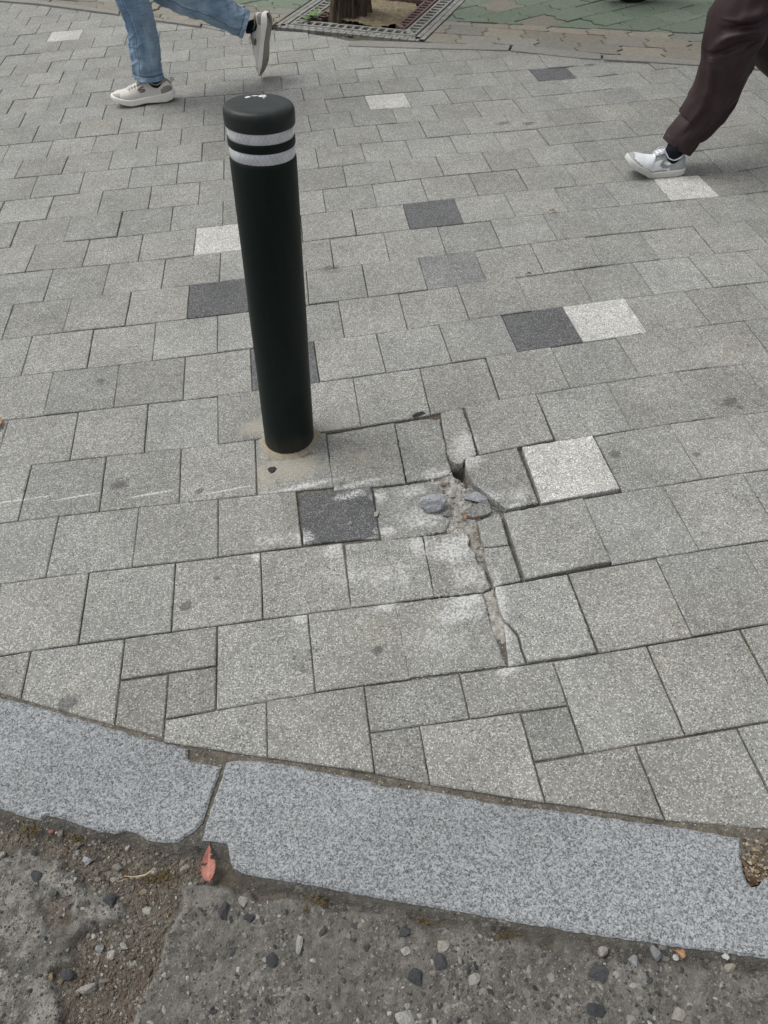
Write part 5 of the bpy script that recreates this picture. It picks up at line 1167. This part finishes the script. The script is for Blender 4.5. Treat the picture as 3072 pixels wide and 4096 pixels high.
def denim():
    b = NB('blue_denim'); v = b.mapping((1, 1, .35)); n = b.noise(8, 5, .6, v); h = b.noise(60, 5, .7, b.mapping((.35, .35, 2.2))); tw = b.noise(900, 2, .5); th = b.noise(260, 3, .7, b.mapping((2.2, 2.2, .25)))
    f = b.math('ADD', b.math('ADD', b.math('MULTIPLY', n, .75), b.math('MULTIPLY', h, .28)), b.math('MULTIPLY', th, .30))
    c = b.mix(b.rng(f, .50, .88, 0, 1, False), (.060, .120, .200), (.40, .52, .64)); c = b.mix(b.rng(tw, .35, .65, 0, .25), c, (.33, .40, .47))
    b.bump(b.math('ADD', tw, h), .35, .0015); return b.out(b.mix(1.0, c, b.attr(), 'MULTIPLY'), .92, .15)
p1 = empty('person', (px_+.05, YP, 0)); tag(p1, 'walking person in blue jeans and cream sneakers, only the lower legs in view', 'person', 'people walking past')
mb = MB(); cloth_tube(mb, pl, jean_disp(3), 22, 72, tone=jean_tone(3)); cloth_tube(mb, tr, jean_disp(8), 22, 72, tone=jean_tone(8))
th = np.linspace(0, 2*math.pi, 65)[:-1]; U3 = np.array(UP)
mb.loft([[hip1+U3*(h-.06)+np.array([a*math.cos(t), b_*math.sin(t), 0]) for t in th] for h, a, b_ in ((-.06, .06, .10), (-.02, .115, .17), (.05, .13, .185), (.14, .125, .175), (.2, .12, .165))], cap=False)
mb.build('jeans', denim(), p1)
gh = g(690, 412); heel1 = np.array([gh[0]+.012, YP-.015, -.001]); ax1_ = np.array([-1.0, .015, 0])
make_shoe(p1, heel1+np.array([0, 0, .001]), ax1_, (0, 0, 1), .308, .098, 1, .12, .66)
hb_ = gy(1087, 62, YT); tb_ = gy(1056, 306, YT); xd = tb_-hb_; xd /= np.linalg.norm(xd); zd = np.array([-(-xd[2]), 0, -xd[0]])*1.0
zd = np.array([xd[2], 0, -xd[0]]); 
if zd[0] > 0: zd = -zd
make_shoe(p1, hb_, xd, zd+np.array([0, .38, 0]), np.linalg.norm(tb_-hb_)*.97, .098, 1, -.10, .62, (1, 0))
figure(p1, hip1, [(hip1+np.array([.0, -.085, 0]), (px_-.01, YP, .50), (pl[1][0]+.01, YP, .13), (0, 0, 0)), (hip1+np.array([.0, .085, 0]), (.07, YT, .50), (tr[1][0], YT, tr[1][2]), (0, 0, 0))], (-1, 0, 0), .12, (.30, .30, .31), (.012, .010, .009))

# ---- walker in dark brown trousers
k5 = .5256; Y2 = 1.85; Y3 = 2.03
def off(rows): return [((a[0]+2200/k5, a[1]), (b_[0]+2200/k5, b_[1])) for a, b_ in rows]
st2 = zline(Y2, off([((858,1082),(1062,1152)), ((880,1045),(1108,1095)), ((925,975),(1150,1022)), ((968,920),(1215,968)), ((1002,850),(1262,918)), ((1080,700),(1370,790)), ((1140,560),(1450,640)), ((1174,440),(1530,470)), ((1190,330),(1572,375)), ((1205,240),(1600,300)), ((1240,120),(1665,190)), ((1298,0),(1725,70))]), k5)
e = st2[-1]; hip2 = np.array([e[0]+.16, 1.94, .93])
st2 += [(e[0]+.035, Y2+.01, e[2]+.10, .112), (e[0]+.09, Y2+.02, .78, .118), (e[0]+.14, Y2+.04, .95, .12)]
low3 = zline(Y3, [((3200,440),(3360,292)), ((3140,374),(3290,232)), ((3072,307),(3214,170)), ((3009,247),(3150,112)), ((2950,180),(3100,50))], 1.0)
kn3 = np.array([low3[-1][0]-.03, Y3, low3[-1][2]+.07])
st3 = low3+[(kn3[0], Y3, kn3[2], .100), (kn3[0]-.005, Y3-.005, kn3[2]+.08, .106), (hip2[0]+.05, Y3-.03, .80, .116), (hip2[0]+.02, Y3-.05, .95, .12)]
def ridge(s, th, pts, amp, wd):
    """a fold running through (s, theta) points"""
    ss = [p[0] for p in pts]; tt = [p[1] for p in pts]
    t0 = np.interp(s, ss, tt); e0 = min(1, max(0, (s-ss[0])/.03))*min(1, max(0, (ss[-1]-s)/.03))
    return amp*e0*np.exp(-((th-t0)/wd)**2)
def brown_disp(s, th):
    u = np.cos(th)*2+9; v = np.sin(th)*2+9; z = 0*th+s; q = s*s
    d = .014*(fbm(u*.9+s*2, v*.9+z*4, 21, 3)-.5)+.007*(fbm(u*2.5, z*14, 25, 3)-.5)
    # theta: 0 = right edge, pi/2 = towards the camera, pi = left edge
    d = d+ridge(s, th, [(.05, 2.3), (.16, 2.25), (.30, 2.55), (.36, 2.8)], .010, .16)-ridge(s, th, [(.05, 2.0), (.16, 1.92), (.30, 2.2)], .008, .22)
    d = d-ridge(s, th, [(.06, .95), (.18, .75), (.34, .55), (.46, .5)], .007, .10)+ridge(s, th, [(.06, .72), (.18, .52), (.34, .32)], .006, .14)
    d = d+ridge(s, th, [(.36, 2.9), (.40, 2.3), (.43, 1.7), (.445, 1.3)], .013, .20)-ridge(s, th, [(.345, 2.7), (.375, 2.2), (.40, 1.6), (.42, 1.2)], .012, .26)
    d = d+ridge(s, th, [(.44, 2.6), (.46, 2.0), (.50, 1.3), (.56, .8)], .012, .24)-ridge(s, th, [(.41, 2.6), (.435, 2.0), (.47, 1.35), (.53, .8)], .010, .22)
    d = d+ridge(s, th, [(.34, 1.35), (.38, 1.0), (.42, .8)], .010, .16)-ridge(s, th, [(.35, 1.75), (.38, 1.35), (.41, 1.1)], .010, .18)
    d = d+ridge(s, th, [(.52, 2.6), (.55, 2.1), (.60, 1.5), (.66, 1.1)], .010, .28)
    rg = (1-np.abs(2*fbm(u*.8+z*5, v*.8+z*9, 33, 2)-1))**4; d = d+.007*(rg-.4)
    d = d*1.2*min(1, .35+s/.16)-.007*np.exp(-((s-.085)/.014)**2)*np.exp(-((th-1.1)/.22)**2)+.006*np.exp(-((s-.062)/.018)**2)*np.exp(-((th-1.35)/.5)**2)
    return d
def brown_tone(s, t):
    t0 = np.interp(s, [.0, .06, .18, .34, .46, .8], [1.05, .95, .72, .52, .5, .5])
    return .5 if abs(t-t0) < .035 else (.8 if s < .004 else 1.0)   # side seam
def brown_cloth():
    b = NB('dark_brown_twill'); tw = b.noise(800, 2, .5); n = b.noise(14, 4, .6); c = b.mix(b.rng(n, .3, .7), (.029, .0165, .0188), (.042, .0250, .0275))
    b.bump(tw, .15, .001)
    return b.out(c, .50, .28)
heel2 = np.array([2.137, 1.815, .0])
p2 = empty('person', (2.05, Y2, 0)); tag(p2, 'walking person in dark brown trousers and grey white sneaker at the right edge', 'person', 'people walking past')
mb = MB(); cloth_tube(mb, st2, brown_disp, 16, 96, tone=brown_tone); cloth_tube(mb, st3, lambda s, th: .012*(fbm(np.cos(th)*2+9, np.sin(th)*2+9+s*9, 5, 3)-.5))
mb.loft([[hip2+U3*(h-.06)+np.array([a*math.cos(t), b_*math.sin(t), 0]) for t in th] for h, a, b_ in ((-.06, .07, .10), (-.02, .125, .18), (.05, .14, .195), (.14, .13, .18), (.2, .125, .17))], cap=False)
mb.build('trousers', brown_cloth(), p2)
make_shoe(p2, heel2, (-.97, .10, .0), (0, 0, 1), .258, .096, 2, .52, .50, (0, 0))
q3 = np.array([low3[0][0]+.03, Y3, low3[0][2]-.02])
make_shoe(p2, q3+np.array([.075, 0, -.0]), (-.35, 0, -.93), (-.93, 0, .35), .272, .096, 2, -.05, .6, (0, 0))
figure(p2, hip2, [(hip2+np.array([0, -.09, 0]), (e[0]-.005, Y2, .50), (st2[3][0], Y2, st2[3][2]), (0, 0, 0)), (hip2+np.array([0, .09, 0]), tuple(kn3), tuple(st3[1][:3]), (0, 0, 0))], (-1, 0.0, 0), .14, (.16, .17, .19), (.014, .011, .010))

# ---- the wheel whose tyre just enters the top edge
wc = g(2535, 17); RW = .29; wo_ = np.array([wc[0]+.0, wc[1]+.02, RW+.006]); whl = empty('wheel', (wo_[0], wo_[1], 0)); tag(whl, 'black rounded tyre bottom just entering the top edge over the green paving', 'wheel')
wx = np.array([.96, -.28, 0]); wz = np.array([0, 0, 1.0]); wy = np.cross(wz, wx); tyre_m = simple('tyre_rubber', (.012, .012, .012), .75, .3, .2, 60)
mb = MB(); SEGW = 64
mb.loft([[wo_+(wx*math.cos(a)+wz*math.sin(a))*(RW-.035+.035*math.cos(b_))+wy*.045*math.sin(b_) for b_ in np.linspace(0, 2*math.pi, 17)[:-1]] for a in np.linspace(0, 2*math.pi, SEGW+1)], cap=False); mb.build('tyre', tyre_m, whl)
metal = simple('grey_metal', (.18, .18, .19), .4, .5, .1, 40, .8)
mb = MB(); mb.loft([[wo_+(wx*math.cos(a)+wz*math.sin(a))*(RW-.072+.008*math.cos(b_))+wy*.03*math.sin(b_) for b_ in np.linspace(0, 2*math.pi, 9)[:-1]] for a in np.linspace(0, 2*math.pi, SEGW+1)], cap=False)
for q in range(10):
    a = q*math.pi/5; mb.tube([wo_+(wx*math.cos(a)+wz*math.sin(a))*.02, wo_+(wx*math.cos(a)+wz*math.sin(a))*(RW-.072)], .008, 8)
mb.tube([wo_-wy*.06, wo_+wy*.06], .025, 16); mb.build('rim', metal, whl)
